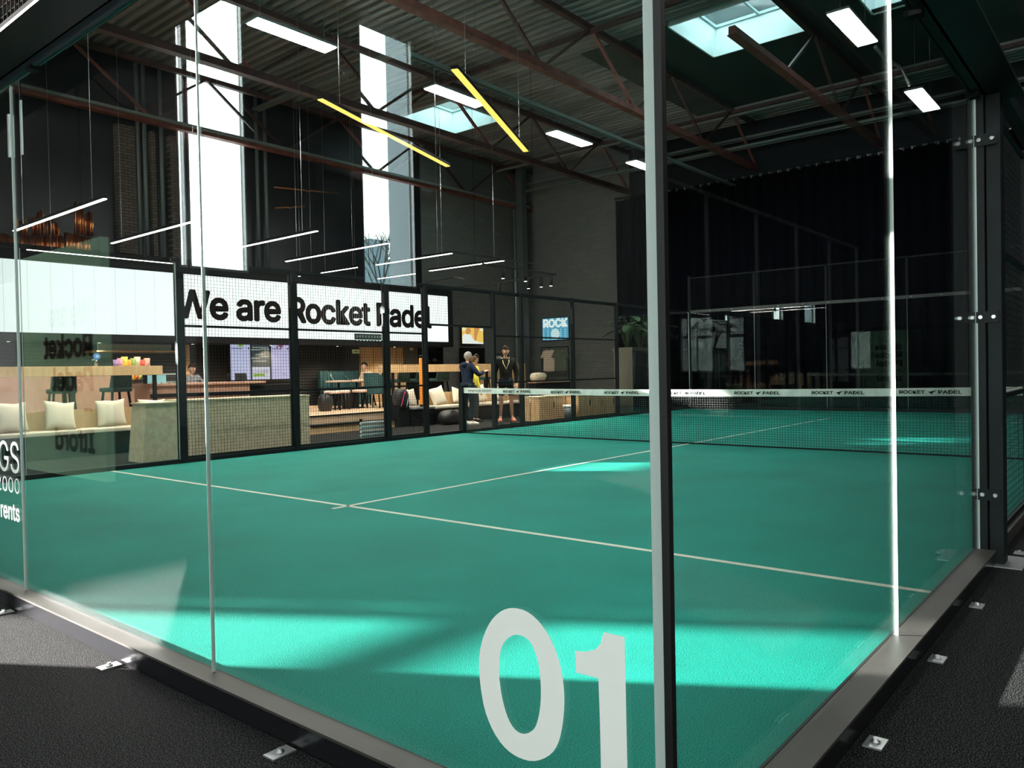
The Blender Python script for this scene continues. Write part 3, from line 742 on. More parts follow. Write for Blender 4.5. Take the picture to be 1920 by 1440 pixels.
t = MB().tube([at(1641,88,y=2.76), at(1660,110,y=2.76), at(1690,128,y=2.76), at(1705,160,y=2.76)], .03, 8).out('flex_conduit', M_tray)
tag(t, 'grey flexible cable linking the two right hand lamps', 'cable')

# linear pendants over the cafe: black profile, LED strip below, two wires
def linear(p0, p1, label, m=M_lin, w=.055, name='linear_pendant', group='linear pendant lights over the cafe'):
    p0 = Vector(p0); p1 = Vector(p1); c = (p0+p1)/2
    t = thing(name, label, 'pendant light', c, group)
    d = (p1-p0).normalized()
    MB().bar(p0 + Vector((0,0,.03)), p1 + Vector((0,0,.03)), w, .05).out('profile', M_black, t)
    MB().bar(p0, p1, w*.92, .012).out('led_strip', m, t)
    mb = MB()
    for f in (.12, .88):
        q = p0.lerp(p1, f); mb.bar((q.x, q.y, q.z+.055), (q.x, q.y, ZR), .005, .005)
    mb.out('hanger_wire', M_bolt, t)
    if m is M_lin and 1.0 < (p1-p0).length and abs(d.y) > .5:
        ld = bpy.data.lights.new('strip_glow', 'AREA'); ld.shape = 'RECTANGLE'; ld.size = (p1-p0).length*.98; ld.size_y = w*.8; ld.energy = 40*(p1-p0).length; ld.color = (1, .88, .72)
        lo = bpy.data.objects.new('strip_glow', ld); COL.objects.link(lo); lo.parent = t; lo.location = (0, 0, -.008); lo.rotation_euler = (0, 0, math.atan2(d.y, d.x))
ZP = 3.95
pend = [((24,433),(200,373),'leftmost, beside the second glass joint'), ((215,457),(385,407),'second from the left'), ((395,476),(593,433),'third from the left, passing the first tall window'),
        ((533,490),(730,457),'fourth from the left'), ((707,497),(846,475),'over the end of the screen wall'), ((805,508),(945,489),'rightmost, beside the track lights'),
        ((560,518),(585,513.5),'short distant one above the sign letters'), ((602,512),(675,502),'middle of the distant row'), ((663,527),(690,522.5),'short distant one left of the second tall window'), ((708,523),(775,513),'right end of the distant row')]
for (a, b, nm) in pend:
    z = ZP
    A = at(*a, z=z); B = at(*b, z=z); x = (A.x+B.x)/2; 
    far = a[1] > 509 and a[0] < 790
    if far:
        A = at(*a, y=min(17.0, A.y)); B = at(*b, z=A.z); 
        linear((A.x, A.y, A.z), (A.x, B.y, A.z), 'thin white linear pendant light, ' + nm, w=.03)
    else:
        linear((x, A.y, z), (x, B.y, z), 'thin white linear pendant light, ' + nm)
a = at(50, 468, y=16.8); b = at(385, 500, y=16.8)
linear((a.x, 16.8, a.z), (b.x, 16.8, a.z), 'long white linear light running along the screen wall', w=.035)
for (a, b, nm) in (((600,186),(840,312),'left one, crossing the second tall window'), ((852,130),(986,284),'right one, crossing the second high bay lamp')):
    A = at(*a, z=5.2); B = at(*b, z=5.2)  # reflected yellow streaks, modelled as glowing bars hung under the roof
    linear(A, B, 'yellow light reflection built as a hanging bar under the roof, ' + nm, M_yel, .1, 'yellow_reflection', 'yellow reflection streaks')

# track lights
tk = thing('light_track', 'black hanging track frame over the shop corner', 'track light', at(930, 520, z=3.6))
mb = MB()
T = [at(*p, z=3.6) for p in ((860,537),(1043,515),(965,505),(880,470))]
q0, q1 = at(858,539,z=3.6), at(1043,515,z=3.6)
mb.bar(q0, q1, .035, .035); mb.bar(q1, at(905,495,z=3.6), .035, .035)
mb.bar(at(850,472,z=3.9), at(998,494,z=3.9), .035, .035)
mb.bar(at(800,529,z=3.6), at(850,520,z=3.6), .03, .03); mb.bar(at(850,520,z=3.6), at(870,523,z=3.6), .03, .03)
mb.out('rail', M_black, tk)
mb = MB()
for f in (.2, .8): q = q0.lerp(q1, f); mb.bar(q, (q.x, q.y, ZR), .006, .006)
mb.out('hanger_wire', M_black, tk)
for i, (u, v, nm) in enumerate(((944, 532, 'over the lanyard wearer'), (989, 516, 'second from the right end'), (1017, 511, 'second from the column'), (1027, 508, 'rightmost'), (934, 516, 'beside the column'), (950, 514, 'nearest the window'))):
    p = (q0.lerp(q1, (.45, .74, .86, .95)[i]) if i < 4 else q1.lerp(at(905,495,z=3.6), (.45, .75)[i-4])); p.z = 3.44
    t = thing('track_spot', 'small black cylinder spotlight on the track, ' + nm, 'spotlight', p, 'track spotlights')
    MB().tube([(p.x, p.y, p.z+.14), (p.x, p.y, p.z-.10)], .045, 14).out('can', M_black, t)
    MB().tube([(p.x, p.y, p.z-.10), (p.x, p.y, p.z-.105)], .036, 14).out('lens', emis('spot_lens', (1, .93, .8), 5), t)
    sl = bpy.data.lights.new('spot_glow', 'SPOT'); sl.energy = 260; sl.spot_size = 1.3; sl.color = (1, .85, .65); sl.shadow_soft_size = .04
    so = bpy.data.objects.new('spot_glow', sl); COL.objects.link(so); so.parent = t; so.location = (0, 0, -.13)

#PART2
# ================================================================== SCREEN WALL OVER THE BAR
YL = 17.0
A = at(838, 643, y=YL); B = at(838, 555, y=YL); xr = B.x; zb_, zt_ = A.z, B.z
C_ = at(340, 627, y=YL); zb_ = (A.z + C_.z)/2; zt_ = (B.z + at(340, 515, y=YL).z)/2
led = thing('led_sign', 'long white lit screen reading We are Rocket Padel above the bar', 'sign', (9, YL, zb_))
MB().box(2.0, xr+.28, YL+.02, YW, zb_-.16, zt_+.34).out('fascia', M_black, led)
MB().box(2.0, xr, YL-.02, YL+.02, zb_, zt_).out('screen', M_led, led)
mb = MB(); x = xr-.44
while x > 2.1: mb.box(x-.004, x+.004, YL-.0225, YL-.02, zb_, zt_); x -= .44
mb.out('panel_seam', mat('seam', (0.3, 0.33, 0.33), .5, emit=(.7, .78, .77), es=.8), led)['kind'] = 'stuff'
X0 = at(327, 600, y=YL-.03).x; X1 = at(810, 620, y=YL-.03).x; zc0 = at(535, 606, y=YL).z; zc1 = at(535, 558.7, y=YL).z
mb = MB(); text_to(mb, 'We are Rocket Padel', (X0, YL-.03, zc0), (1, 0, 0), (0, 0, 1), X1-X0, (zc1-zc0)*1.08, 0.029, spacing=.96)
mb.out('lettering', mat('sign_black', (0.008, .007, .007), .9, spec=.05), led)

# back wall of the bar zone: dark slats, timber strip, three menu screens
YBK = 18.3
def X_(u, y): return at(u, 690, y=y).x
def Z_(u, v, y): return at(u, v, y=y).z
t = thing('slat_wall', 'dark brown slatted wall behind the bar and round tables', 'wall panel', (10, YBK, .35))
MB().box(1.2, X_(676, YBK), YBK, YBK+.06, .35, zb_-.02).out('backing', mat('slat_back', (.012, .011, .011), .6), t)
mb = MB()
for k in range(26): mb.box(1.2, X_(676, YBK), YBK-.03, YBK, .4+k*.085, .43+k*.085)
mb.out('slat', mat('slat', (.045, .035, .032), .5), t)['kind'] = 'stuff'
tag(MB().box(X_(340, YBK-.1), X_(355, YBK-.1), YBK-.14, YBK-.03, .35, Z_(347, 640, YBK)).out('timber_strip', M_ply), 'tall pale plywood strip behind the person at the bar', 'panel')
scr = [(432, 470, (.66, .68, 1.0)), (471, 507, (.05, .09, .10)), (508.5, 543, (.72, .66, 1.0))]
for i, (u0, u1, c) in enumerate(scr):
    y = 17.6; x0, x1 = X_(u0, y), X_(u1, y); z0, z1 = Z_(480, 712, y), Z_(480, 641, y)
    t = thing('menu_screen', ['pale blue portrait screen, left one behind the bar', 'portrait screen with a dark striped picture between two pale ones', 'pale violet portrait screen, right one behind the bar'][i], 'screen', (x0, y, z0), 'portrait screens behind the bar')
    MB().box(x0-.01, x1+.01, y, y+.05, z0-.02, z1+.02).out('casing', M_black, t)
    MB().box(x0+.01, x1-.01, y-.01, y, z0, z1).out('display', emis('disp%d' % i, c, .85 if i != 1 else .6), t)
    mb = MB(); W_ = x1-x0; H_ = z1-z0; yy = y-.013
    R = lambda a, b, c_, d: mb.box(x0+a*W_, x0+b*W_, yy, yy+.002, z0+c_*H_, z0+d*H_)
    if i == 1:
        R(.03, .97, 0.0, .34); mb.out('text_area', emis('da', (.85, .82, 1), .8), t)
        mb = MB()
        for k, (a, b, c_) in enumerate(((.1, .6, .93), (.05, .9, .84), (.0, .5, .78), (.5, .95, .8), (.2, .7, .66), (.0, .45, .56), (.5, .9, .6), (.1, .8, .48))): mb.box(x0+a*W_, x0+b*W_, yy-.002, yy, z0+c_*H_, z0+(c_+.02)*H_)
        mb.out('picture_streak', emis('db', (.6, .65, .62), .8), t)
        mb = MB(); yy -= .003; R(.08, .68, .09, .16); mb.out('green_button', emis('dg', (.35, .62, .05), .8), t)
        mb = MB(); text_to(mb, 'LTA certified', (x0+.1*W_, yy-.002, z0+.19*H_), (1,0,0), (0,0,1), .75*W_, .055*H_, .0); text_to(mb, 'coaching', (x0+.12*W_, yy-.003, z0+.105*H_), (1,0,0), (0,0,1), .5*W_, .045*H_, .0)
        mb.out('caption', M_black, t)
    else:
        mb = MB(); R(.4, .65, .87, .93); mb.out('green_mark' if i == 0 else 'red_mark', emis('dm%d' % i, (.3, .6, .05) if i == 0 else (.45, .12, .2), .7), t)
        mb = MB(); R(.05, .6, .81, .825); R(.88, .93, .80, .85)
        if i == 2: R(.3, .36, .84, .9); R(.5, .56, .84, .9)
        R(.55, .8, .13, .14); mb.out('caption', mat('cap_blue', (.1, .1, .2), .5), t)

# bar counter with tablet, dark machine
YC = 14.2
x0, x1 = X_(336, YC), X_(467, YC); zt = Z_(400, 716.5, YC)
t = thing('bar_counter', 'pinkish timber bar counter below the menu screens', 'counter', (x0, YC, ZF))
MB().box(x0-.6, X_(495, YC), YC-.06, YC+.75, zt-.05, zt).out('worktop', M_pink, t, bevel=.005)
MB().box(x0-.6, x1, YC, YC+.65, .35, zt-.05).out('front_panel', M_pink, t)
MB().box(x0-.6, x1, YC-.02, YC, Z_(400, 740, YC)-.02, Z_(400, 735, YC)).out('dark_line', M_black, t)  # thin black strip along the counter front
MB().box(x1, X_(548, YC), YC+.05, YC+.7, .35, zt-.09).out('dark_cabinet', M_black, t)
p = at(456, 712, y=YC+.2)
t = thing('till_tablet', 'black tilted till tablet standing on the bar counter', 'tablet', (p.x, p.y, zt))
c0 = Vector((p.x, YC+.25, zt))
MB().poly([c0+Vector((-.17, -.02, .03)), c0+Vector((.12, -.02, .03)), c0+Vector((.17, .1, .17)), c0+Vector((-.10, .1, .17))], (0, .02, .01)).out('display', M_black, t)
MB().bar(c0+Vector((0, .05, 0)), c0+Vector((0, .06, .1)), .08, .03).box(c0.x-.08, c0.x+.08, c0.y-.02, c0.y+.12, zt, zt+.015).out('stand', M_black, t)
t = tag(MB().lathe((p.x-.28, YC+.3, zt), [(.04, 0), (.04, .16), (.025, .18)], 12).out('card_reader', M_black), 'small black device left of the till tablet', 'card reader')

# left bar block with display fridge, snacks, cup shelf, drink tap
YB2 = 15.6
x0, x1 = X_(-30, YB2), X_(270, YB2); zt = Z_(240, 693, YB2)
t = thing('bar_block', 'brown tiled bar block behind the bar stools', 'counter', (x0, YB2, .35))
MB().box(x0, x1, YB2, YB2+.8, .35, zt).out('body', M_pink, t); MB().box(x0, x1+.02, YB2-.04, YB2+.82, zt, zt+.04).out('worktop', M_ply, t)
zt += .04
x0, x1 = X_(268, YB2-.2), X_(338, YB2-.2); za, zb2 = Z_(300, 745, YB2-.2), Z_(300, 703, YB2-.2)
t = thing('display_fridge', 'glass fronted chilled display case with drinks beside the bar block', 'fridge', (x0, YB2-.2, .35))
MB().box(x0, x1, YB2-.2, YB2+.5, .35, za).out('plinth', M_ply, t)
f = MB(); 
for (xa, ya) in ((x0+.02, YB2-.18), (x1-.02, YB2-.18), (x0+.02, YB2+.48), (x1-.02, YB2+.48)): f.bar((xa, ya, za), (xa, ya, zb2), .03, .03)
f.box(x0, x1, YB2-.2, YB2+.5, zb2, zb2+.03); f.out('frame', mat('fridge_grey', (.5, .55, .55), .3, .5), t)
MB().box(x0+.02, x1-.02, YB2+.4, YB2+.42, za, zb2).out('back_panel', mat('fridge_back_glow', (.35, .5, .5), .4, emit=(.5, .8, .8), es=.9), t)  # panel is made to glow so the case looks lit inside
for k in (1, 2): MB().box(x0+.03, x1-.03, YB2-.15, YB2+.4, za+(zb2-za)*k/3, za+(zb2-za)*k/3+.012).out('shelf', mat('fridge_shelf', (.7, .75, .72), .3), t)
MB().box(x0+.02, x1-.02, YB2-.19, YB2-.185, za, zb2).out('glass_door', M_win_glass, t)
cols = [(.8, .85, .85), (.2, .5, .55), (.75, .1, .06), (.85, .6, .1), (.1, .12, .15), (.3, .55, .15)]
for i in range(14):
    px_ = x0+.08+(i % 7)*(x1-x0-.16)/6.0; row = i//7; zz = za+(zb2-za)*row/3+(.012 if row else 0)
    o = MB().lathe((px_, YB2+.05, zz), [(.03, 0), (.03, .10), (.013, .13), (.013, .16)], 10).out('drink_bottle', mat('bot%d' % (i % 6), cols[i % 6], .3))
    tag(o, '%s drink bottle on the %s level of the chilled display case, %s from the left' % (['white', 'teal', 'red', 'amber', 'black', 'green'][i % 6], 'middle' if row else 'lowest', (ordn+['sixth', 'seventh'])[i % 7]), 'bottle', 'drinks in the display case')
names = ['purple', 'pink', 'yellow', 'orange', 'green', 'cream', 'red', 'salmon']
cc = [(.35, .2, .4), (.7, .3, .4), (.8, .6, .05), (.85, .35, .05), (.3, .4, .1), (.7, .6, .4), (.7, .08, .06), (.8, .35, .25)]
us = [218, 226, 234, 242, 250, 258, 267, 276]
def bag(name, p, w, h, m):
    mb = MB(); n = 7; vs = []; fs = []
    for j in range(5):
        f = j/4; th = .05*math.sin(f*PI)+.006
        for sd_ in (-1, 1):
            for i in range(n):
                a = i/(n-1); vs.append((p[0]+(a-.5)*w*(1-.12*math.sin(f*PI)), p[1]+sd_*th*math.sin(a*PI)+.0, p[2]+f*h))
    for j in range(4):
        for s_ in (0, 1):
            for i in range(n-1):
                a = j*2*n+s_*n+i; b = a+2*n; fs.append((a, a+1, b+1, b))
    mb._f(vs, fs); return mb.out(name, m)
for i, u in enumerate(us):
    o = bag('snack_bag', (X_(u, YB2+.1), YB2+.1, zt), .14, .17+.03*(i % 3), mat('snk'+names[i], cc[i], .35, var=.3, vscale=20))
    tag(o, '%s snack packet standing on top of the bar block' % names[i], 'snack packet', 'snack packets on the bar')
for i, u in enumerate((236, 246, 256, 263)):
    o = bag('snack_bag', (X_(u, YB2-.12), YB2-.1, zt-.26), .12, .15, mat('sn2%d' % i, [(.8, .4, .03), (.85, .55, .1), (.8, .2, .03), (.6, .5, .1)][i], .35))
    tag(o, '%s snack packet hanging under the high table edge in front of the bar block' % ['orange', 'amber', 'red orange', 'yellow'][i], 'snack packet', 'snack packets hanging on the bar front')
    o.parent = None
sr = thing('snack_rack', 'thin wire rack fixed to the front of the bar block', 'rack', (X_(250, YB2), YB2-.1, zt-.27))
MB().box(X_(230, YB2), X_(268, YB2), YB2-.16, YB2-.0, zt-.275, zt-.262).out('tray', M_black, sr)
ysh = 17.7; x0, x1 = X_(188, ysh), X_(322, ysh); zs = Z_(250, 657, ysh)
tag(MB().box(x0-.1, x1+.1, ysh-.1, YBK-.03, zs-.04, zs).out('cup_shelf', M_ply), 'long thin wooden shelf of cups on the dark bar wall', 'shelf')
n = 34
cup = MB().lathe((0, 0, 0), [(.024, 0), (.034, .15), (.030, .15), (.021, .01)], 12).out('cup', mat('cup', (.85, .80, .70), .3))
for i in range(n):
    o = cup if i == 0 else cup.copy()
    if i: COL.objects.link(o)
    o.location = (x0 + i*(x1-x0)/(n-1), ysh+.06, zs)
    tag(o, 'pale tall glass in the close row along the thin wooden bar shelf', 'glass', 'glasses on the bar shelf')
p = at(180, 690, y=YB2+.1)
t = thing('drink_tap', 'drink tap on the bar with a round blue badge', 'tap', (p.x, YB2+.1, zt))
MB().tube([(p.x, YB2+.1, zt), (p.x, YB2+.1, zt+.25)], .03, 12).tube([(p.x, YB2+.1, zt+.16), (p.x-.12, YB2, zt+.16)], .015, 8).out('column', M_chrome, t)
MB().tube([(p.x, YB2+.06, Z_(180, 668, YB2)), (p.x, YB2+.03, Z_(180, 668, YB2))], .065, 20).out('badge', emis('badge_blue', (.06, .3, .75), .9), t)
MB().tube([(p.x, YB2+.03, Z_(180, 668, YB2)), (p.x, YB2+.02, Z_(180, 668, YB2))], .03, 16).out('badge_centre', emis('badge_c', (.5, .8, 1), .9), t)

for i_, X in enumerate((4.2, 6.0, 8.2, 10.4, 12.6, 14.8)):  # fill lights added to brighten the shelf under the screen
    z = zb_-.165; t = thing('fill_lamp', 'small warm fill light added under the lit screen, %s from the left' % (ordn+['sixth'])[i_], 'fill_lamp', (X, 17.4, z), 'added fill lights under the screen')
    MB().lathe((X, 17.4, z-.012), [(.045, 0), (.05, .012)], 16).out('rim', M_black, t); MB().lathe((X, 17.4, z-.014), [(.03, 0), (.032, .003)], 14).out('lens', emis('fill_lens', (1, .85, .6), 8), t)
    ld = bpy.data.lights.new('fill_glow', 'SPOT'); ld.energy = 130; ld.spot_size = 2.2; ld.spot_blend = .6; ld.color = (1, .80, .55); ld.shadow_soft_size = .04
    lo = bpy.data.objects.new('fill_glow', ld); COL.objects.link(lo); lo.parent = t; lo.location = (0, 0, -.03)
# high tables (thick timber apron on black legs)
def high_table(u0, u1, y, v0, v1, label, legs=(0.03, .5, .97)):
    x0, x1 = X_(u0, y), X_(u1, y); um = (u0+u1)/2; z1 = Z_(um, v0, y); z0 = Z_(um, v1, y)
    t = thing('high_table', label, 'table', ((x0+x1)/2, y, .35))
    MB().box(x0, x1, y, y+.55, z0, z1).out('tabletop', M_ply, t, bevel=.004)
    for f in legs:
        xx = x0+(x1-x0)*f
        for yy in (y+.08, y+.46): MB().box(xx-.03, xx+.03, yy-.03, yy+.03, .35, z0).out('leg', M_black, t)
high_table(-60, 305, 14.0, 687, 705.5, 'long high timber table in front of the bar stools at the left', (.02, .5, .96))
high_table(736, 921, 14.35, 683, 697, 'long high timber table behind the bench at the right', (.02, .97))

x0, x1 = X_(893, 16.0), X_(985, 16.0)
tag(MB().box(x0, x1, 16.0, 16.06, .35, 1.5).out('timber_partition', M_ply), 'honey timber partition on the deck behind the two standing people', 'partition')
# bar stools
def make_stool():
    t = thing('bar_stool', '-', 'bar stool', (0, 0, 0), 'dark teal bar stools')
    s_ = MB(); s_.box(-.22, .22, -.22, .22, .64, .73); s_.out('seat', M_teal, t, bevel=.03)
    b = MB(); b._f([(-.22, .20, .70), (.22, .20, .70), (.20, .27, 1.06), (-.20, .27, 1.06), (-.22, .14, .70), (.22, .14, .70), (.20, .21, 1.06), (-.20, .21, 1.06)],
         [(0,1,2,3), (7,6,5,4), (0,4,5,1), (1,5,6,2), (2,6,7,3), (3,7,4,0)]); b.out('backrest', M_teal, t, bevel=.02)
    for sx in (-1, 1):
        for sy in (-1, 1):
            MB().bar((sx*.16, sy*.16, .66), (sx*.22, sy*.22, 0), .035, .035).out('leg', M_black, t)
    f = MB()
    for a, b_ in (((-.2, -.2), (.2, -.2)), ((.2, -.2), (.2, .2)), ((.2, .2), (-.2, .2)), ((-.2, .2), (-.2, -.2))): f.bar((*a, .22), (*b_, .22), .02, .02)
    f.out('footrest', M_black, t); return t
st0 = make_stool(); first = True
for (u, y, rz, lb) in ((114, 14.9, PI-.15, 'left of two behind the long left table'), (216, 14.9, PI+.1, 'right of two behind the long left table'), (748, 15.25, PI, 'behind the right table, nearest the seated person'),
                       (778, 15.25, PI+.2, 'left of the orange pole'), (823, 15.25, PI-.2, 'above the leaning cushion'), (903, 15.3, .3, 'between the two standing people')):
    o = st0 if first else copy_tree(st0); first = False
    put(o, (X_(u, y), y, .35), rz, 'dark teal upholstered bar stool with black legs, ' + lb)

# low chairs and tables on the deck
def make_chair():
    t = thing('lounge_chair', '-', 'chair', (0, 0, 0), 'teal lounge chairs')
    MB().box(-.27, .27, -.27, .25, .36, .48).out('seat', M_teal, t, bevel=.03)
    b = MB(); n = 9; vs = []
    for dr in (0, .06):
        for zz, tl in ((.36, 0), (.92, .08)):
            for i in range(n):
                a = PI*(i/(n-1)); vs.append((math.cos(a)*(.30-dr), math.sin(a)*(.26-dr)+tl*math.sin(a)+.02, zz - (.18 if (i in (0, n-1) and zz > .5) else (.07 if (i in (1, n-2) and zz > .5) else 0))))
    fs = []
    for i in range(n-1):
        fs += [(i, i+1, n+i+1, n+i), (2*n+i, 3*n+i, 3*n+i+1, 2*n+i+1), (n+i, n+i+1, 3*n+i+1, 3*n+i), (i, 2*n+i, 2*n+i+1, i+1)]
    fs += [(0, n, 3*n, 2*n), (n-1, 3*n-1, 4*n-1, 2*n-1)]
    b._f(vs, fs); b.out('backrest', M_teal, t, bevel=.01)
    for sx in (-1, 1):
        for sy in (-1, 1): MB().bar((sx*.2, sy*.2, .38), (sx*.26, sy*.26, 0), .03, .03).out('leg', M_black, t)
    return t
ch0 = make_chair()
put(ch0, (X_(704, 15.0), 15.0, .35), 1.9, 'teal lounge chair with tall back in front of the seated person')
c1 = copy_tree(ch0); put(c1, (X_(640, 17.0), 17.0, .35), .0, 'teal lounge chair half hidden behind the round topped table')
def round_table(u, y, label, r=.36, h=.74, m=M_ply):
    x = X_(u, y); t = thing('round_table', label, 'table', (x, y, .35), 'pale topped tables on the deck')
    MB().lathe((x, y, .35+h-.05), [(r*.9, 0), (r, .02), (r, .05)], 28).out('tabletop', mat('table_pale', (.66, .50, .40), .35), t)
    MB().lathe((x, y, .35), [(.22, 0), (.22, .015), (.03, .03), (.03, h-.05)], 16).out('pedestal', M_black, t); return t
round_table(634, 15.7, 'pale topped round table nearest the steps, left one', .34)
round_table(668, 15.6, 'pale topped round table beside the seated person', .27)
for (u, y, lb) in ((622, 15.0, 'left'), (640, 15.1, 'middle'), (674, 15.2, 'right')):
    x = X_(u, y); t = thing('low_stool', 'low stool with a pale pink round seat, %s of three by the round tables' % lb, 'stool', (x, y, .35), 'low pink stools')
    MB().lathe((x, y, .35+.42), [(.2, 0), (.21, .02), (.21, .06), (.19, .07)], 22).out('seat', mat('stool_pink', (.66, .46, .40), .6), t)
    for k in range(4):
        a = k*PI/2+.6; MB().bar((x+.12*math.cos(a), y+.12*math.sin(a), .35+.43), (x+.19*math.cos(a), y+.19*math.sin(a), .35), .03, .03).out('leg', M_black, t)
x0, x1 = X_(612, 17.6), X_(684, 17.6)
t = thing('banquette', 'dark teal banquette with a ribbed back against the slatted wall', 'bench', (x0, 17.6, .35))
MB().box(x0, x1, 17.3, 17.95, .35, .8).out('seat', M_teal, t, bevel=.03)
mb = MB()
k = x0
while k < x1-.01: mb.box(k+.004, min(k+.12, x1)-.004, 17.9, 18.05, .8, 1.35); k += .12
mb.out('backrest', M_teal, t, bevel=.015)
def soft_bag(name, c, s, m, label, cat='bag', strap=True):
    t = thing(name, label, cat, c)
    mb = MB(); mb.ball((c[0], c[1], c[2]+s[2]/2), 1, (s[0]/2, s[1]/2, s[2]/2), 18, 10); o = mb.out('body', m, t, smooth=True)
    for v in o.data.vertices:
        if v.co.z < c[2]+s[2]*.12: v.co.z = c[2]
        for ax in (0, 1):
            dlt = v.co[ax]-c[ax]; v.co[ax] = c[ax] + math.copysign(abs(dlt/(s[ax]/2))**.5*s[ax]/2, dlt)
    if strap:
        pts = [Vector((c[0]-s[0]*.3*math.cos(a), c[1]-s[1]*.38, c[2]+s[2]*(.62+.42*math.sin(a)))) for a in [PI*i/8 for i in range(9)]]
        MB().tube(pts, .012, 6).out('strap', M_black, t)
    return t
M_bag = mat('bag_black', (.012, .012, .013), .5, var=.3, vscale=10, bump=.5, bscale=6)
soft_bag('backpack', (X_(608, 14.9), 14.9, .35), (.34, .28, .42), M_bag, 'black backpack on the deck floor by the left low stool')
soft_bag('backpack', (X_(657, 15.4), 15.5, .35), (.4, .3, .45), M_bag, 'black rucksack on the deck floor between the low stools')

# timber wall to the right of the slats, door board, clock, merchandise shelf
x0, x1 = X_(677, 18.2), X_(765, 18.2)
t = thing('timber_wall', 'honey coloured timber wall panel behind the seated person', 'wall panel', (x0, 18.2, .35))
MB().box(x0, x1, 18.2, 18.3, .35, Z_(720, 648, 18.2)).out('board', M_ply, t)
for k in range(1, 4): MB().box(x0+k*(x1-x0)/4-.004, x0+k*(x1-x0)/4+.004, 18.196, 18.2, .35, Z_(720, 648, 18.2)).out('joint', M_black, t)
x0, x1 = X_(765, 18.1), X_(784, 18.1)
tag(MB().box(X_(761, 18.1), x1, 18.1, 18.2, 1.5, Z_(770, 648, 18.1)).out('pin_board', mat('grey_board', (.09, .088, .07), .7)), 'grey green board carrying the round wall clock', 'board')
p = at(771.5, 654, y=18.08)
t = thing('wall_clock', 'small round white wall clock', 'clock', p)
MB().tube([(p.x, 18.1, p.z), (p.x, 18.06, p.z)], .06, 20).out('face', mat('clock_white', (.7, .7, .65), .5), t)
MB().bar((p.x, 18.055, p.z), (p.x, 18.055, p.z+.04), .006, .004).bar((p.x, 18.055, p.z), (p.x+.03, 18.055, p.z+.01), .006, .004).out('hand', M_black, t)
x0, x1 = X_(786, 18.1), X_(829, 18.1)
t = thing('display_shelf', 'dark open shelf unit with caps and shoes left of the yellow picture screen', 'shelf', (x0, 18.1, .35))
MB().box(x0, x1, 18.35, 18.4, .35, 2.15).out('back_panel', M_black, t)
for z in (1.25, 1.6, 1.95): MB().box(x0, x1, 18.05, 18.35, z, z+.025).out('shelf_board', M_black, t)
for xx in (x0, x1): MB().box(xx-.02, xx+.02, 18.05, 18.35, .35, 2.15).out('upright', M_black, t)
for i, (u, z, c, lb) in enumerate(((795, 1.275, (.05, .06, .08), 'dark'), (806, 1.275, (.1, .12, .13), 'grey'), (819, 1.275, (.6, .55, .4), 'cream'), (800, 1.625, (.08, .08, .08), 'black'), (815, 1.625, (.12, .1, .09), 'brown'))):
    x = X_(u, 18.2); mb = MB()
    mb.ball((x, 18.2, z+.055), .075, (1.1, 1, .75)); mb.poly([(x-.02, 18.13, z+.03), (x+.15, 18.14, z+.015), (x+.16, 18.22, z+.015), (x, 18.26, z+.03)], (0, 0, .012))
    for v in mb.bm.verts: v.co.z = max(v.co.z, z)
    tag(mb.out('cap', mat('cap%d' % i, c, .7), smooth=False), '%s cap on the %s board of the dark shelf unit' % (lb, 'lower' if z < 1.5 else 'upper'), 'cap', 'caps on the display shelf')

# screens of the shop corner
def picture_screen(c0, c1, plane, label, build):
    pass
p0 = at(866, 614, y=18.4); p1 = at(906, 645, y=18.4)
t = thing('wall_screen', 'wall screen with a yellow picture of a player in white', 'screen', (p0.x, 18.4, p1.z))
MB().box(p0.x-.02, p1.x+.02, 18.4, 18.46, p1.z-.02, p0.z+.02).out('casing', M_black, t)
MB().box(p0.x, p1.x, 18.39, 18.4, p1.z, p0.z).out('display', emis('scr_yellow', (.95, .60, .12), 1.0), t)
W_ = p1.x-p0.x; H_ = p0.z-p1.z
def blob(mb, pts, y): mb.poly([(p0.x+a*W_, y, p1.z+b*H_) for a, b in pts])
mb = MB(); blob(mb, [(.0, .0), (.0, .5), (.12, .62), (.28, .6), (.42, .55), (.5, .3), (.78, .12), (1, .08), (1, 0)], 18.388); mb.out('white_shirt', emis('scr_white', (.9, .92, .88), 1.0), t)
mb = MB(); blob(mb, [(.18, .6), (.16, .8), (.24, .98), (.36, .98), (.42, .8), (.36, .66), (.28, .58)], 18.386); blob(mb, [(.56, .2), (.55, .6), (.57, 1.0), (.8, 1.0), (.78, .8), (.7, .55), (.66, .2)], 18.386); mb.out('skin_area', emis('scr_skin', (.75, .33, .10), .9), t)
mb = MB(); blob(mb, [(.0, .8), (.0, 1.0), (.16, 1.0), (.14, .8)], 18.387); blob(mb, [(.84, .85), (.84, 1), (1, 1), (1, .8)], 18.387); mb.out('pale_corner', emis('scr_pale', (.95, .88, .6), 1.0), t)
XS = XW-.08
q0 = at(1017, 598, x=XS); q1 = at(1066, 636, x=XS); q1b = at(1066, 596, x=XS)
t = thing('wall_screen', 'wall screen showing ROCK over blue stripes on the grey block wall', 'screen', (XS, q0.y, q1.z))
ya, yb = q0.y, q1.y; za, zb3 = q1.z, q0.z
MB().box(XS, XS+.06, yb-.02, ya+.02, za-.02, zb3+.02).out('casing', M_black, t)
MB().box(XS-.01, XS, yb, ya, za, zb3).out('display', emis('scr_blue', (.10, .42, .62), 1.0), t)
mb = MB(); L = ya-yb; H_ = zb3-za
for k in range(6): mb.box(XS-.013, XS-.011, ya-L*(k+.15)/6, ya-L*(k+.5)/6, za, za+H_*.52)
mb.out('stripe', emis('scr_cyan', (.25, .62, .78), 1.0), t)
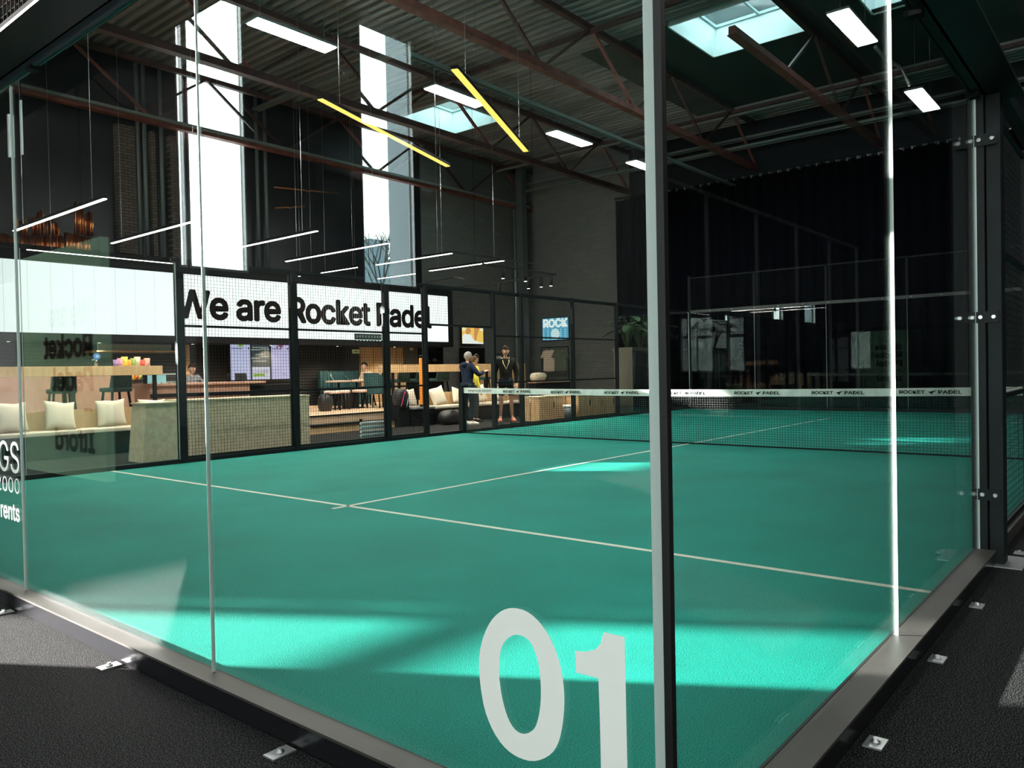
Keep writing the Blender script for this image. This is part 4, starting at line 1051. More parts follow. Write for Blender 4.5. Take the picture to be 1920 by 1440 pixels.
mb = MB(); mb.tube([(XS-.014, (ya+yb)/2, za+H_*.27), (XS-.011, (ya+yb)/2, za+H_*.27)], H_*.25, 20)
mb.out('pale_area', emis('scr_wh2', (.72, .93, .97), 1.0), t)
mb = MB(); text_to(mb, 'ROCK', (XS-.016, ya-L*.03, zb3-H_*.44), (0, -1, 0), (0, 0, 1), L*.96, H_*.42, .05); mb.out('lettering', emis('scr_wh3', (.85, 1, 1), 1.1), t)

# left shop rack with rackets below the yellow screen
x0, x1 = X_(867, 18.2), X_(905, 18.2)
t = thing('racket_display', 'black framed display wall with a racket under the yellow screen', 'display', (x0, 18.2, .35))
MB().box(x0, x1, 18.3, 18.35, .35, Z_(886, 652, 18.2)).out('back_panel', M_black, t)
for xx in (x0, x1): MB().box(xx-.03, xx+.03, 18.1, 18.3, .35, Z_(886, 652, 18.2)).out('upright', M_black, t)
def racket(c, label, m, tilt=.3):
    t = thing('padel_racket', label, 'racket', c); mb = MB(); n = 20
    R_ = Matrix.Rotation(tilt, 3, 'Y')
    ring = [Vector(c) + R_ @ Vector((.115*math.cos(a), 0, .30+.135*math.sin(a))) for a in [2*PI*i/n for i in range(n+1)]]
    mb.tube(ring, .014, 8).out('head_rim', m, t)
    mb = MB(); mb.poly([Vector(c) + R_ @ Vector((.105*math.cos(2*PI*i/n), -.01, .30+.125*math.sin(2*PI*i/n))) for i in range(n)], (0, .02, 0)); mb.out('face', M_black, t)
    MB().tube([Vector(c), Vector(c) + R_ @ Vector((0, 0, .17))], .017, 8).out('handle', m, t)
pr = at(894, 686, y=18.15); racket((pr.x, 18.22, pr.z), 'pale rimmed racket hanging on the black display wall', mat('rim_pale', (.6, .62, .55), .4), .2)

# clothes rail with shirts in front of the block wall
Xc = 21.9
def Yc(u): return at(u, 680, x=Xc).y
def Zc(u, v): return at(u, v, x=Xc).z
t = thing('clothes_rail', 'black clothes rail standing against the grey block wall', 'rail', (Xc, Yc(1040), ZF+.38))
zr = Zc(1040, 651); ya, yb = Yc(1016), Yc(1066)
mb = MB(); mb.tube([(Xc, ya, zr), (Xc, yb, zr)], .018, 8)
for y in (ya, yb): mb.tube([(Xc, y, .35), (Xc, y, zr)], .018, 8); mb.tube([(Xc-.25, y, .37), (Xc+.25, y, .37)], .018, 8)
mb.out('frame', M_black, t)
def shirt(y, z, w, h, ang, m, label):
    t = thing('t_shirt', label, 'shirt', (Xc, y, z), 'shirts on the clothes rail')
    half = [(0, -.03), (.10, .0), (.25, -.05), (.36, -.28), (.27, -.33), (.22, -.24), (.23, -.5), (.24, -.80), (0, -.82)]
    pts = [(a*w/.5, b*h/.82) for a, b in half] + [(-a*w/.5, b*h/.82) for a, b in half[::-1]][1:-1]
    ca, sa = math.cos(ang), math.sin(ang); mb = MB(); n = len(pts)
    f = [Vector((Xc+sa*a-.05*ca, y-ca*a-.05*sa*0, z+b)) for a, b in pts]
    bb = [p + Vector((.09*ca, .09*sa, 0)) for p in f]
    mb._f(f+bb, [tuple(range(n)), tuple(range(n, 2*n))[::-1]] + [(i, (i+1) % n, n+(i+1) % n, n+i) for i in range(n)])
    mb.out('garment', m, t, bevel=.02)
    MB().tube([(Xc, y, z-.04), (Xc, y, zr+.0)], .005, 6).out('hanger', M_black, t)
shirt(Yc(1031), zr-.09, .5, .82, 0.25, mat('shirt_cream', (.66, .50, .38), .8), 'cream t-shirt at the front of the clothes rail')
shirt(Yc(1052), zr-.09, .55, .82, 0.1, mat('shirt_olive', (.10, .12, .08), .8), 'olive green t-shirt right of the cream one')
shirt(Yc(1012), zr-.22, .42, .6, 0.5, mat('shirt_grey', (.06, .065, .06), .8), 'dark grey shirt left of the cream one')
# second rail, seen between the posts
Xc0 = Xc; Xc = 20.6
zr = Zc(938, 664)
t = thing('clothes_rail', 'second black clothes rail left of the lanyard wearer', 'rail', (Xc, Yc(938), .35))
mb = MB(); mb.tube([(Xc, Yc(926), zr), (Xc, Yc(952), zr)], .016, 8)
for u in (926, 952): mb.tube([(Xc, Yc(u), .35), (Xc, Yc(u), zr)], .016, 8)
mb.out('frame', M_black, t)
shirt(Yc(934), zr-.07, .42, 1.0, .3, mat('shirt_white', (.62, .58, .5), .8), 'off white shirt hanging left of the lanyard wearer')
Xc = Xc0

# shop counter, cabinets
y = 13.6; x0, x1 = X_(990, y), X_(1062, y)
t = thing('shop_counter', 'dark counter with timber front behind the low wooden cabinet', 'counter', (x0, y, ZF))
zt = Z_(1020, 717, y)
MB().box(x0, x1, y-.3, y-.04, ZF, zt).out('body', M_black, t); MB().box(x0-.05, x1+.03, y-.34, y, zt, zt+.05).out('worktop', M_pink, t)
t = soft_bag('racket_bag', (X_(1001, y), y-.17, zt+.05), (.62, .3, .26), mat('bag_cream', (.66, .55, .40), .7), 'cream racket bag with dark straps lying on the shop counter', strap=False)
for k in range(2): MB().tube([Vector((X_(1008, y)+.08*k, y-.17-.14*math.cos(a), zt+.05+.27*math.sin(a))) for a in [PI*i/8 for i in range(9)]], .016, 6).out('strap', M_black, t)
def cabinet(u0, u1, vt, y, label, doors=2):
    x0, x1 = X_(u0, y), X_(u1, y); zt = Z_((u0+u1)/2, vt, y)
    t = thing('wooden_cabinet', label, 'cabinet', ((x0+x1)/2, y, ZF), 'low wooden cabinets by the fence')
    MB().box(x0, x1, y, y+.45, ZF, zt-.03).out('carcass', M_ply, t); MB().box(x0-.01, x1+.01, y-.02, y+.46, zt-.03, zt).out('top', M_osb, t)
    for k in range(doors):
        a = x0+(x1-x0)*k/doors+.01; b = x0+(x1-x0)*(k+1)/doors-.01
        d = MB().box(a, b, y-.015, y, ZF+.03, zt-.04).out('door', M_ply, t)
        MB().box(b-.05, b-.035, y-.03, y-.015, zt-.3, zt-.15).out('handle', M_black, d)
    return x0, x1, zt
x0, x1, zt = cabinet(1009, 1066, 742, 11.0, 'low wooden cabinet with a waste basket in front, behind the lanyard wearer')
p = at(1038, 786, z=ZF); 
t = thing('waste_basket', 'grey waste basket with a white liner in front of the low cabinet', 'basket', (p.x, 10.72, ZF))
MB().lathe((p.x, 10.72, ZF), [(.13, 0), (.17, .36), (.165, .36), (.125, .01)], 22).out('bucket', mat('bucket_grey', (.09, .11, .12), .5), t)
MB().lathe((p.x, 10.72, ZF+.32), [(.172, 0), (.18, .03), (.176, .06), (.16, .04)], 22).out('liner', mat('liner', (.6, .62, .6), .4), t)
x0, x1, zt = cabinet(1082, 1150, 738, 10.62, 'longer wooden cabinet with papers on top at the end of the mesh fence', 3)
t = tag(MB().box(X_(1100, 10.8), X_(1128, 10.8), 10.7, 10.95, zt, zt+.012).poly([(X_(1105, 10.8), 10.72, zt+.013), (X_(1126, 10.8), 10.72, zt+.10), (X_(1128, 10.8), 10.92, zt+.10), (X_(1106, 10.8), 10.92, zt+.013)], (0, 0, .004)).out('paper_stack', M_white), 'white papers and card lying open on the far wooden cabinet', 'papers')
tag(MB().tube([(X_(1060, 11.1), 11.1, 0.62), (X_(1060, 11.1)+.14, 11.1, 0.62)], .045, 12).out('towel_roll', M_white), 'white rolled towel on the corner of the low cabinet', 'towel')
ob = bpy.data.objects['towel_roll']; 
zc_ = Z_(1037, 742, 11.0)
for v in ob.data.vertices: v.co.z += zc_+.045-.62
tag(MB().tube([(X_(1004, 11.0)-.12, 11.1, ZF), (X_(1004, 11.0)-.12, 11.1, .62)], .012, 8).box(X_(1004, 11.0)-.2, X_(1004, 11.0)-.04, 11.02, 11.18, ZF, ZF+.01).out('queue_post', M_chrome), 'thin chrome pole standing left of the low cabinet', 'pole')

# planter with leafy plants
PX0, PX1, PY0, PY1 = 17.05, 18.9, 10.25, 10.85; PZ = 1.83
t = thing('planter_box', 'tall brown planter wall carrying leafy plants by the far court corner', 'planter', (18, 10.5, ZF))
MB().box(PX0, PX1, PY0, PY1, ZF, PZ-.2).box(PX0-.02, PX1+.02, PY0-.02, PY1+.02, PZ-.08, PZ).box(PX0, PX1, PY0, PY1, PZ-.2, PZ-.08).out('box', mat('planter_brown', (.10, .085, .06), .6), t)
MB().box(PX0+.02, PX1-.02, PY0-.012, PY0, ZF+.02, PZ-.1).out('front_board', M_blackg, t)
MB().box(PX0+.03, PX1-.03, PY0+.03, PY1-.03, PZ-.001, PZ+.01).out('soil', mat('soil', (.02, .015, .01), .9), t)
M_leaf = mat('leaf_green', (.035, .075, .035), .35, var=.4, vscale=5); M_stem = mat('stem_green', (.05, .08, .03), .6)
def plant(x, y, z, h, n, label):
    t = thing('leafy_plant', label, 'plant', (x, y, z), 'plants in the tall planter')
    fo = MB(); stm = MB()
    for i in range(n):
        a = random.random()*2*PI; ln = h*(.55+.5*random.random()); le = .35+.5*random.random()
        base = Vector((x+.05*math.cos(a), y+.05*math.sin(a), z)); tip = base + Vector((math.cos(a)*ln*.45*le, math.sin(a)*ln*.45*le, ln*.8))
        mid = base.lerp(tip, .5) + Vector((0, 0, .1)); stm.tube([base, mid, tip], [.012, .009, .006], 5)
        d = Vector((math.cos(a), math.sin(a), -.25 + .5*random.random())).normalized(); sd_ = d.cross(Vector((0, 0, 1))).normalized(); L = .38+.22*random.random(); W = .09+.04*random.random()
        vs = []; m = 6
        for j in range(m+1):
            f = j/m; c = tip + d*(L*f) + Vector((0, 0, -.12*f*f)); wd = W*math.sin(PI*min(1, f*.92+.06))**.8
            vs += [c - sd_*wd + Vector((0, 0, .02)), c, c + sd_*wd + Vector((0, 0, .02))]
        fs = []
        for j in range(m):
            b = 3*j; fs += [(b, b+1, b+4, b+3), (b+1, b+2, b+5, b+4)]
        fo._f(vs, fs)
    fo.out('leaves', M_leaf, t)['kind'] = 'stuff'; stm.out('stems', M_stem, t)
plant(17.3, 10.55, PZ, 1.0, 16, 'leafy plant at the left end of the tall planter'); plant(17.95, 10.5, PZ, 1.15, 18, 'leafy plant in the middle of the tall planter'); plant(18.6, 10.55, PZ, .95, 16, 'leafy plant at the right end of the tall planter')

# reception desk and end pedestal
y = 10.9; zt = Z_(440, 746, y); x0, x1 = X_(337, y), X_(548, y)
t = thing('reception_desk', 'long pale board reception desk behind the mesh fence', 'desk', ((x0+x1)/2, y, ZF))
MB().box(x0, x1, y, y+.05, ZF, zt-.03).out('front_panel', M_osb, t); MB().box(x0, x1+.35, y-.01, y+.55, zt-.03, zt).out('worktop', M_osb, t)
MB().box(x1-.04, x1+.34, y+.0, y+.5, ZF, zt-.03).out('end_panel', M_osb, t)
x0, x1 = X_(269, y), X_(333, y)
t = thing('board_pedestal', 'separate pale board pedestal left of the wide fence post', 'pedestal', (x0, y, ZF))
zt = Z_(300, 757, y)
MB()._f([(x0+.02, y, zt), (x1, y, zt), (x1, y+.45, zt), (x0+.02, y+.45, zt), (x0-.06, y-.02, ZF), (x1, y-.02, ZF), (x1, y+.45, ZF), (x0-.06, y+.45, ZF)], [(0,1,2,3), (0,4,5,1), (1,5,6,2), (2,6,7,3), (3,7,4,0), (4,7,6,5)]).out('body', M_osb, t)
MB().box(x0, x1+.01, y-.02, y+.47, zt, zt+.02).out('top', M_osb, t)

# benches with cushions
def bench(x0, x1, yf, label, zs=.42):
    t = thing('bench', label, 'bench', ((x0+x1)/2, yf, ZF))
    MB().box(x0, x1, yf+.05, yf+.5, ZF, zs-.07).out('base', M_blackg, t)
    n = max(1, round((x1-x0)/1.25))
    for k in range(n): MB().box(x0+(x1-x0)*k/n+.008, x0+(x1-x0)*(k+1)/n-.008, yf, yf+.52, zs-.07, zs).out('seat_pad', M_pad, t, bevel=.015)
    MB().box(x0, x1, yf+.5, yf+.56, ZF, .74).out('back_board', M_ply, t)
yb_ = 12.75
bench(X_(-60, yb_), X_(322, yb_), yb_, 'long low bench with cream pads along the left side'); BL = X_(-60, yb_)
bench(11.95, X_(985, 12.75), 12.75, 'long low bench with cream pads behind the court entrance')
def cushion_mesh():
    mb = MB(); n = 12; vs = []; fs = []
    for s_ in (-1, 1):
        for j in range(n+1):
            for i in range(n+1):
                a, b = i/n*2-1, j/n*2-1
                th = .085*((1-a*a)*(1-b*b))**.42; pin = 1-.10*(1-a*a)**1*(b*b) ; pin2 = 1-.10*(1-b*b)*(a*a)
                vs.append((a*.24*pin2, s_*th, .24+b*.24*pin + .006*math.sin(5*a+3*b)))
    m = (n+1)**2
    for s_ in (0, 1):
        for j in range(n):
            for i in range(n):
                q = s_*m+j*(n+1)+i; f = (q, q+1, q+n+2, q+n+1); fs.append(f if s_ == 0 else f[::-1])
    mb._f(vs, fs); bmesh.ops.remove_doubles(mb.bm, verts=mb.bm.verts, dist=.0005)
    return mb
cu0 = cushion_mesh().out('cushion', M_cush, smooth=True); first = True
for (u, y, tl, rz, rl, lb, sc) in ((22, 13.02, -.3, .15, .03, 'at the far left end of the left bench', 1.05), (112, 13.0, -.35, .1, .12, 'tilted, second from the left on the left bench', 1.05), (208, 13.05, -.25, -.15, -.02, 'third on the left bench, beneath the bar stool', 1.0), (281, 13.05, -.2, -.3, .05, 'beside the pale pedestal', .95),
                                  (769, 13.08, -.3, 0, 0, 'behind the racket bag and orange pole', .95), (826, 13.05, -.3, -.1, -.22, 'leaning alone right of the orange pole', 1.0), (858, 13.1, -.25, .1, .2, 'half hidden behind the net post', .9), (903, 13.05, -.3, 0, -.1, 'between the two standing people', 1.0), (936, 13.12, -.3, .1, .15, 'behind the legs of the lanyard wearer', .9)):
    o = cu0 if first else cu0.copy()
    if not first: COL.objects.link(o)
    first = False
    o.location = (X_(u, y), y, .425); o.rotation_euler = (tl, rl, rz); o.scale = (sc, sc, sc)
    tag(o, 'cream linen cushion ' + lb, 'cushion', 'cream cushions on the benches')
# black slatted bench end, racket bag, orange pole, duffel
t = thing('slatted_crate', 'black slatted box seat between the steps and the right bench', 'seat', (11.45, 12.8, ZF))
MB().box(11.22, 11.9, 12.8, 13.3, ZF, .38).out('carcass', M_black, t)
mb = MB()
for k in range(7): mb.box(11.2, 11.92, 12.785, 12.8, ZF+.03+k*.055, ZF+.06+k*.055)
mb.out('slat', M_blackg, t); MB().box(11.2, 11.92, 12.77, 13.32, .38, .42).out('seat_board', mat('grey_seat', (.3, .3, .28), .6), t)
tag(MB().box(10.85, 11.18, 12.9, 13.3, ZF, .72).out('side_block', M_black), 'plain black block at the right end of the wooden steps', 'block')
p = at(790, 763, y=12.95)
t = thing('orange_pole', 'tall orange padded pole with black ends standing on the black box seat', 'pole', (11.72, 12.95, .42))
zt = Z_(790, 668, 12.95); xx = X_(790, 12.95)
MB().lathe((xx, 12.95, .46), [(.052, 0), (.055, .03), (.055, zt-.53), (.05, zt-.5)], 18).out('foam_sleeve', M_orange, t)
MB().lathe((xx, 12.95, .42), [(.06, 0), (.06, .05)], 18).lathe((xx, 12.95, zt-.04), [(.058, 0), (.058, .06), (.02, .07)], 18).out('end_cap', M_black, t)
t = soft_bag('racket_bag', (X_(757, 12.85), 12.98, .425), (.34, .3, .46), M_bag, 'black racket bag with pink trim leaning on the black box seat', strap=False)
MB().tube([Vector((X_(752, 12.8)+.02*i, 12.83-.01*math.sin(i), .46+.05*i)) for i in range(8)], .012, 6).out('pink_trim', mat('trim_pink', (.55, .03, .12), .5), t)
MB().tube([Vector((X_(762, 12.8)+.015*i, 12.82, .44+.05*i)) for i in range(7)], .01, 6).out('white_piping', mat('piping', (.4, .4, .4), .5), t)
p = at(838, 795, z=ZF)
t = soft_bag('duffel_bag', (p.x, 12.45, ZF), (.78, .38, .36), M_bag, 'black duffel bag on the carpet in front of the bench')
# stack of ball tubes by the fence
t0 = None
for r in range(5):
    for k in range(1):
        y = 10.62; x0, x1 = X_(674, y), X_(718, y); z = ZF+.045+r*.075
        mb = MB().tube([(x0, y, z), (x1, y, z)], .034, 14); o = mb.out('ball_tube', mat('tube_%d' % (r % 2), (.35, .5, .5) if r % 2 else (.45, .5, .47), .25))
        tag(o, 'long shiny pale tube lying in the low stack by the fence, %s from the floor' % ordn[r], 'tube', 'tubes stacked by the fence')
x0, x1 = X_(670, 10.7), X_(722, 10.7)
t = thing('tube_rack', 'small black rack holding the stacked tubes beside the fence', 'rack', (x0, 10.7, ZF))
for xx in (x0+.04, x1-.04):
    MB().box(xx-.02, xx+.02, 10.66, 10.7, ZF, .40).out('upright', M_black, t)
# scoreboard on the fence
x0, x1 = X_(667, 10.0), X_(716, 10.0); z0, z1 = Z_(690, 637, 10.0), Z_(690, 626, 10.0)
t = thing('scoreboard', 'thin dark scoreboard with a row of pegs fixed on the mesh fence', 'scoreboard', (x0, 10.0, z0))
MB().box(x0, x1, 9.99, 10.02, z0, z1).out('board', mat('board_grey', (.05, .05, .045), .5), t)
mb = MB()
for k in range(9): mb.box(x0+(k+.3)*(x1-x0)/9, x0+(k+.75)*(x1-x0)/9, 9.98, 9.99, z0+.03, z1-.03)
mb.out('score_tile', mat('tile_pale', (.3, .3, .27), .5), t)
mb = MB()
for k in range(8): mb.ball((x0+(k+.5)*(x1-x0)/8, 9.985, z0-.015), .012, nu=8, nv=5)
mb.out('peg', M_white, t)
# exit sign on the slat wall
p = at(668, 659, y=18.22)
t = thing('exit_sign', 'small yellow green emergency exit sign on the slatted wall', 'sign', p)
MB().box(p.x-.12, p.x+.12, 18.22, 18.27, p.z-.06, p.z+.06).out('housing', mat('exit_case', (.3, .3, .2), .5, emit=(.5, .5, .2), es=.25), t)
MB().poly([(p.x-.08, 18.215, p.z-.01), (p.x+.0, 18.215, p.z-.01), (p.x+.0, 18.215, p.z-.03), (p.x+.06, 18.215, p.z), (p.x+.0, 18.215, p.z+.03), (p.x, 18.215, p.z+.01), (p.x-.08, 18.215, p.z+.01)], (0, .004, 0)).out('arrow', mat('exit_arrow', (.04, .1, .03), .5), t)

# green wall sign behind the camera, seen mirrored in both end glasses
t = thing('green_sign_wall', 'green wall panel reading We are Rocket Padel Ilford, mirrored in the glass', 'sign', (-2.65, 10.4, ZF))
MB().box(-2.75, -2.65, 9.1, 11.75, ZF, 3.0).out('panel', mat('sign_green', (.46, .78, .55), .6), t)
mb = MB(); 
for txt, zc, L in (('We are', 2.1, 1.35), ('Rocket', 1.68, 1.56), ('Padel', 1.24, 1.3), ('Ilford', .45, 1.25)):
    text_to(mb, txt, (-2.64, 9.4, zc-.15), (0, 1, 0), (0, 0, 1), L, .33, .035)
mb.box(-2.642, -2.64, 9.45, 9.7, .84, .88)
mb.out('lettering', M_black, t)
tag(MB().box(-2.69, -2.62, 11.95, 13.0, .3, 2.7).out('pale_door', mat('daylight_pale', (.5, .56, .62), .4)), 'glazed door, its daylight painted pale grey blue, beside the green sign wall, seen mirrored', 'door')  # daylight in the glazing is put into the flat pale colour
tag(MB().box(-2.78, -2.7, 11.75, 13.1, ZF, 3.1).out('dark_partition', M_black), 'dark partition behind the pale door, seen mirrored', 'partition')

# outside: block of flats, mast and bare tree seen through the tall windows
mb = MB(); t = thing('office_block', 'blue grey office block outside the tall window', 'building', (-50, 62, 0))
pa = at(690, 470, y=60); pb = at(757, 500, y=60)
zt = at(735, 487, y=60).z
MB().box(-pb.x-1, -pa.x-2, 60, 70, 0, zt).out('facade', mat('facade_bg', (.10, .17, .2), .4), t)
mb = MB()
nx = 12; X_a, X_b = -pb.x-1, -pa.x-2
for i in range(nx):
    for j in range(8): mb.box(X_a+(i+.2)*(X_b-X_a)/nx, X_a+(i+.75)*(X_b-X_a)/nx, 59.95, 60, zt-.8-j*2.2-1.2, zt-.8-j*2.2)
mb.out('windows', mat('facade_win', (.25, .35, .38), .2), t)['kind'] = 'stuff'
pc = at(699, 452, y=58)
tag(MB().box(-pc.x-1.1, -pc.x+1.1, 57, 59, 0, pc.z).out('chimney_tower', mat('tower_m', (.12, .2, .24), .5)), 'narrow tower rising beside the office block outside', 'tower')
tr = thing('bare_tree', 'bare branched tree outside the tall window', 'tree', (-at(740, 480, y=26).x, 26, 0))
base = Vector((-at(742, 480, y=26).x, 26, 0)); zt = at(742, 462, y=26).z; mb = MB()
def branch(p, d, L, r, k):
    q = p + d*L; mb.tube([p, p.lerp(q, .5)+Vector((random.uniform(-.05, .05)*L, 0, 0)), q], [r, r*.8, r*.6], 5)
    if k == 0: return
    for _ in range(3):
        dd = (d + Vector((random.uniform(-.7, .7), random.uniform(-.5, .5), random.uniform(0, .45)))).normalized(); branch(q, dd, L*.68, r*.6, k-1)
branch(base, Vector((0, 0, 1)), zt*.42, .12, 4); mb.out('branches', mat('bark', (.05, .05, .045), .9), tr)

# ================================================================== PEOPLE
def skinmesh(pts, edges, root, sub=2):
    me = bpy.data.meshes.new('sk'); names = list(pts); idx = {n: i for i, n in enumerate(names)}
    me.from_pydata([pts[n][0] for n in names], [(idx[a], idx[b]) for a, b in edges], [])
    o = bpy.data.objects.new('sk', me); COL.objects.link(o)
    md = o.modifiers.new('s', 'SKIN'); md.use_smooth_shade = True
    sv = me.skin_vertices[0].data
    for n in names:
        r = pts[n][1]; sv[idx[n]].radius = r if isinstance(r, tuple) else (r, r)
        sv[idx[n]].use_root = (n == root)
    s2 = o.modifiers.new('u', 'SUBSURF'); s2.levels = sub; s2.render_levels = sub
    dg = bpy.context.evaluated_depsgraph_get(); dg.update()
    r = bpy.data.meshes.new_from_object(o.evaluated_get(dg))
    vs = [v.co.copy() for v in r.vertices]; fs = [tuple(p.vertices) for p in r.polygons]
    bpy.data.objects.remove(o); bpy.data.meshes.remove(me); bpy.data.meshes.remove(r)
    return vs, fs
SKIN = mat('skin', (.50, .28, .19), .55); SKIN2 = mat('skin_tan', (.36, .20, .13), .55)
def person(loc, face, H, label, top, bottom, skin, hair, pose, shoes=None, shorts=False, hairlen=0, extra=None):
    """pose: joint positions in the body frame (x right of body, y forward, z up) in units of metres for H=1.75"""
    t = thing('person', label, 'person', loc); k = H/1.75
    f = Vector((math.cos(face), math.sin(face), 0)); r = Vector((f.y, -f.x, 0))
    def W(p): return Vector(loc) + (r*p[0] + f*p[1] + Vector((0, 0, p[2])))*k
    J = {'pel': (0, 0, .95), 'abd': (0, .01, 1.10), 'che': (0, .0, 1.27), 'nec': (0, -.01, 1.47), 'hd': (0, .03, 1.56),
         'shL': (-.185, 0, 1.42), 'shR': (.185, 0, 1.42), 'elL': (-.26, -.03, 1.13), 'elR': (.26, -.03, 1.13), 'wrL': (-.27, .06, .87), 'wrR': (.27, .06, .87),
         'hiL': (-.10, 0, .92), 'hiR': (.10, 0, .92), 'knL': (-.11, .03, .50), 'knR': (.11, .03, .50), 'anL': (-.11, -.01, .09), 'anR': (.11, -.01, .09), 'toL': (-.13, .15, .035), 'toR': (.13, .15, .035)}
    J.update(pose)
    R0 = {'pel': (.14, .11), 'abd': (.13, .10), 'che': (.15, .11), 'nec': .058, 'hd': .06, 'shL': .065, 'shR': .065, 'elL': .042, 'elR': .042, 'wrL': .028, 'wrR': .028,
          'hiL': .085, 'hiR': .085, 'knL': .056, 'knR': .056, 'anL': .036, 'anR': .036, 'toL': .032, 'toR': .032}
    E_ = [('pel', 'abd'), ('abd', 'che'), ('che', 'nec'), ('nec', 'hd'), ('che', 'shL'), ('che', 'shR'), ('shL', 'elL'), ('elL', 'wrL'), ('shR', 'elR'), ('elR', 'wrR'),
          ('pel', 'hiL'), ('pel', 'hiR'), ('hiL', 'knL'), ('knL', 'anL'), ('anL', 'toL'), ('hiR', 'knR'), ('knR', 'anR'), ('anR', 'toR')]
    def sc(v, m): return tuple(q*k*m for q in v) if isinstance(v, tuple) else v*k*m
    pts = {n: (W(J[n]), sc(R0[n], .93)) for n in R0}
    vs, fs = skinmesh(pts, E_, 'pel')
    mb = MB(); mb._f(vs, fs)
    # head with face
    hc = Vector(J['hd']) + Vector((0, .02, .09)); look = pose.get('look', (0, 1, -.05)); lf = Vector(look).normalized(); lr = lf.cross(Vector((0, 0, 1))).normalized(); lu = lr.cross(lf).normalized()
    def Hd(a, b, c): return W(hc + lr*a + lf*b + lu*c)
    hm = (W(Vector(hc)+lr) - W(hc)).normalized(), (W(Vector(hc)+lf) - W(hc)).normalized(), (W(Vector(hc)+lu) - W(hc)).normalized()
    RM = Matrix((hm[0], hm[1], hm[2])).transposed()
    mb.ball(Hd(0, 0, 0), k, (.075, .095, .115), 18, 14, RM)
    mb.ball(Hd(0, .03, -.065), k, (.052, .065, .055), 12, 8, RM)
    mb.ball(Hd(0, .098, -.012), k, (.012, .022, .024), 8, 6, RM)
    for s_ in (-1, 1): mb.ball(Hd(s_*.076, -.005, -.01), k, (.010, .022, .033), 8, 6, RM)
    # hands: palm, four fingers, thumb
    for s_, (wr, el) in ((-1, ('wrL', 'elL')), (1, ('wrR', 'elR'))):
        a = Vector(J[wr]); d = (a - Vector(J[el])).normalized(); up = Vector((0, 0, 1)) if abs(d.z) < .8 else Vector((0, 1, 0)); sd_ = d.cross(up).normalized(); nn = sd_.cross(d)
        palm = a + d*.05; RP = Matrix((sd_, d, nn)).transposed()
        fr_ = Matrix((r, f, Vector((0, 0, 1)))).transposed()
        mb.ball(W(palm), k, (.038, .052, .017), 10, 7, fr_ @ RP)
        for q in range(4):
            o_ = sd_*(.026-.0175*q); Lq = (.072, .082, .077, .06)[q]; b0 = a + d*.085 + o_
            mb.tube([W(b0), W(b0 + d*Lq*.5 - nn*.008), W(b0 + d*Lq - nn*.028)], [.009*k, .008*k, .006*k], 6)
        b0 = a + d*.04 + sd_*.035; mb.tube([W(b0), W(b0 + d*.03 + sd_*.022), W(b0 + d*.06 + sd_*.022 - nn*.01)], [.011*k, .009*k, .007*k], 6)
    body = mb.out('body', skin, t, smooth=True)
    mb = MB()
    for s_ in (-1, 1): mb.ball(Hd(s_*.03, .083, .015), k, (.012, .008, .007), 8, 5, RM)
    mb.out('eyes', M_black, t); MB().ball(Hd(0, .088, -.06), k, (.022, .006, .006), 8, 5, RM).out('mouth', mat('lips', (.3, .09, .08), .5), t)
    # clothes
    tp = {n: (W(J[n]), sc(R0[n], m)) for n, m in (('pel', 1.16), ('abd', 1.22), ('che', 1.25), ('nec', 1.02), ('shL', 1.48), ('shR', 1.48), ('elL', 1.45), ('elR', 1.45), ('wrL', 1.45), ('wrR', 1.45))}
    tp['nec'] = (W(Vector(J['nec']) - Vector((0, 0, .035))), .078*k)
    dn = Vector(J['pel']) - Vector(J['abd']); dn = dn.normalized()*.10
    tp['hem'] = (W(Vector(J['pel']) + dn), (.158*k, .128*k))
    vs, fs = skinmesh(tp, [e for e in E_ if e[0] in tp and e[1] in tp] + [('pel', 'hem')], 'pel')
    mb = MB(); mb._f(vs, fs); mb.out('top_garment', top, t, smooth=True)
    lw_ = {}
    for n, m in (('pel', .92), ('hiL', 1.12), ('hiR', 1.12)): lw_[n] = (W(Vector(J[n]) - (Vector((0, 0, .03)) if n == 'pel' else Vector((0, 0, 0)))), sc(R0[n], m))
    for s_ in 'LR':
        if shorts:
            kn = Vector(J['hi'+s_]).lerp(Vector(J['kn'+s_]), .85); lw_['kn'+s_] = (W(kn), .088*k)
        else:
            lw_['kn'+s_] = (W(J['kn'+s_]), .074*k); lw_['an'+s_] = (W(Vector(J['an'+s_]) + Vector((0, 0, .0))), .058*k)
    ed = [e for e in E_ if e[0] in lw_ and e[1] in lw_]
    vs, fs = skinmesh(lw_, ed, 'pel'); mb = MB(); mb._f(vs, fs); mb.out('shorts' if shorts else 'trousers', bottom, t, smooth=True)
    if shoes:
        for s_ in 'LR':
            an = Vector(J['an'+s_]); to = Vector(J['to'+s_]); d = (to-an); d.z = 0; d.normalize(); c = an + d*.07; c.z = .0
            sd_ = Vector((d.y, -d.x, 0)); mb = MB(); m = 10
            prof = [(-.11, .035, .07), (-.05, .04, .095), (.03, .042, .085), (.10, .048, .06), (.155, .035, .045)]
            rr = []
            for (a, hw, hh) in prof:
                ring = []
                for q in range(m):
                    an_ = PI*q/(m-1); ring.append(W(c + d*a + sd_*(hw*math.cos(an_)) + Vector((0, 0, hh*math.sin(an_)**.7 if 0 < q < m-1 else .0))))
                rr.append([mb.bm.verts.new(v) for v in ring])
            for a in range(len(rr)-1):
                for q in range(m): mb.bm.faces.new([rr[a][q], rr[a][(q+1) % m], rr[a+1][(q+1) % m], rr[a+1][q]])
            mb.bm.faces.new(rr[0]); mb.bm.faces.new(rr[-1][::-1]); mb.out('shoe', shoes, t, smooth=True)
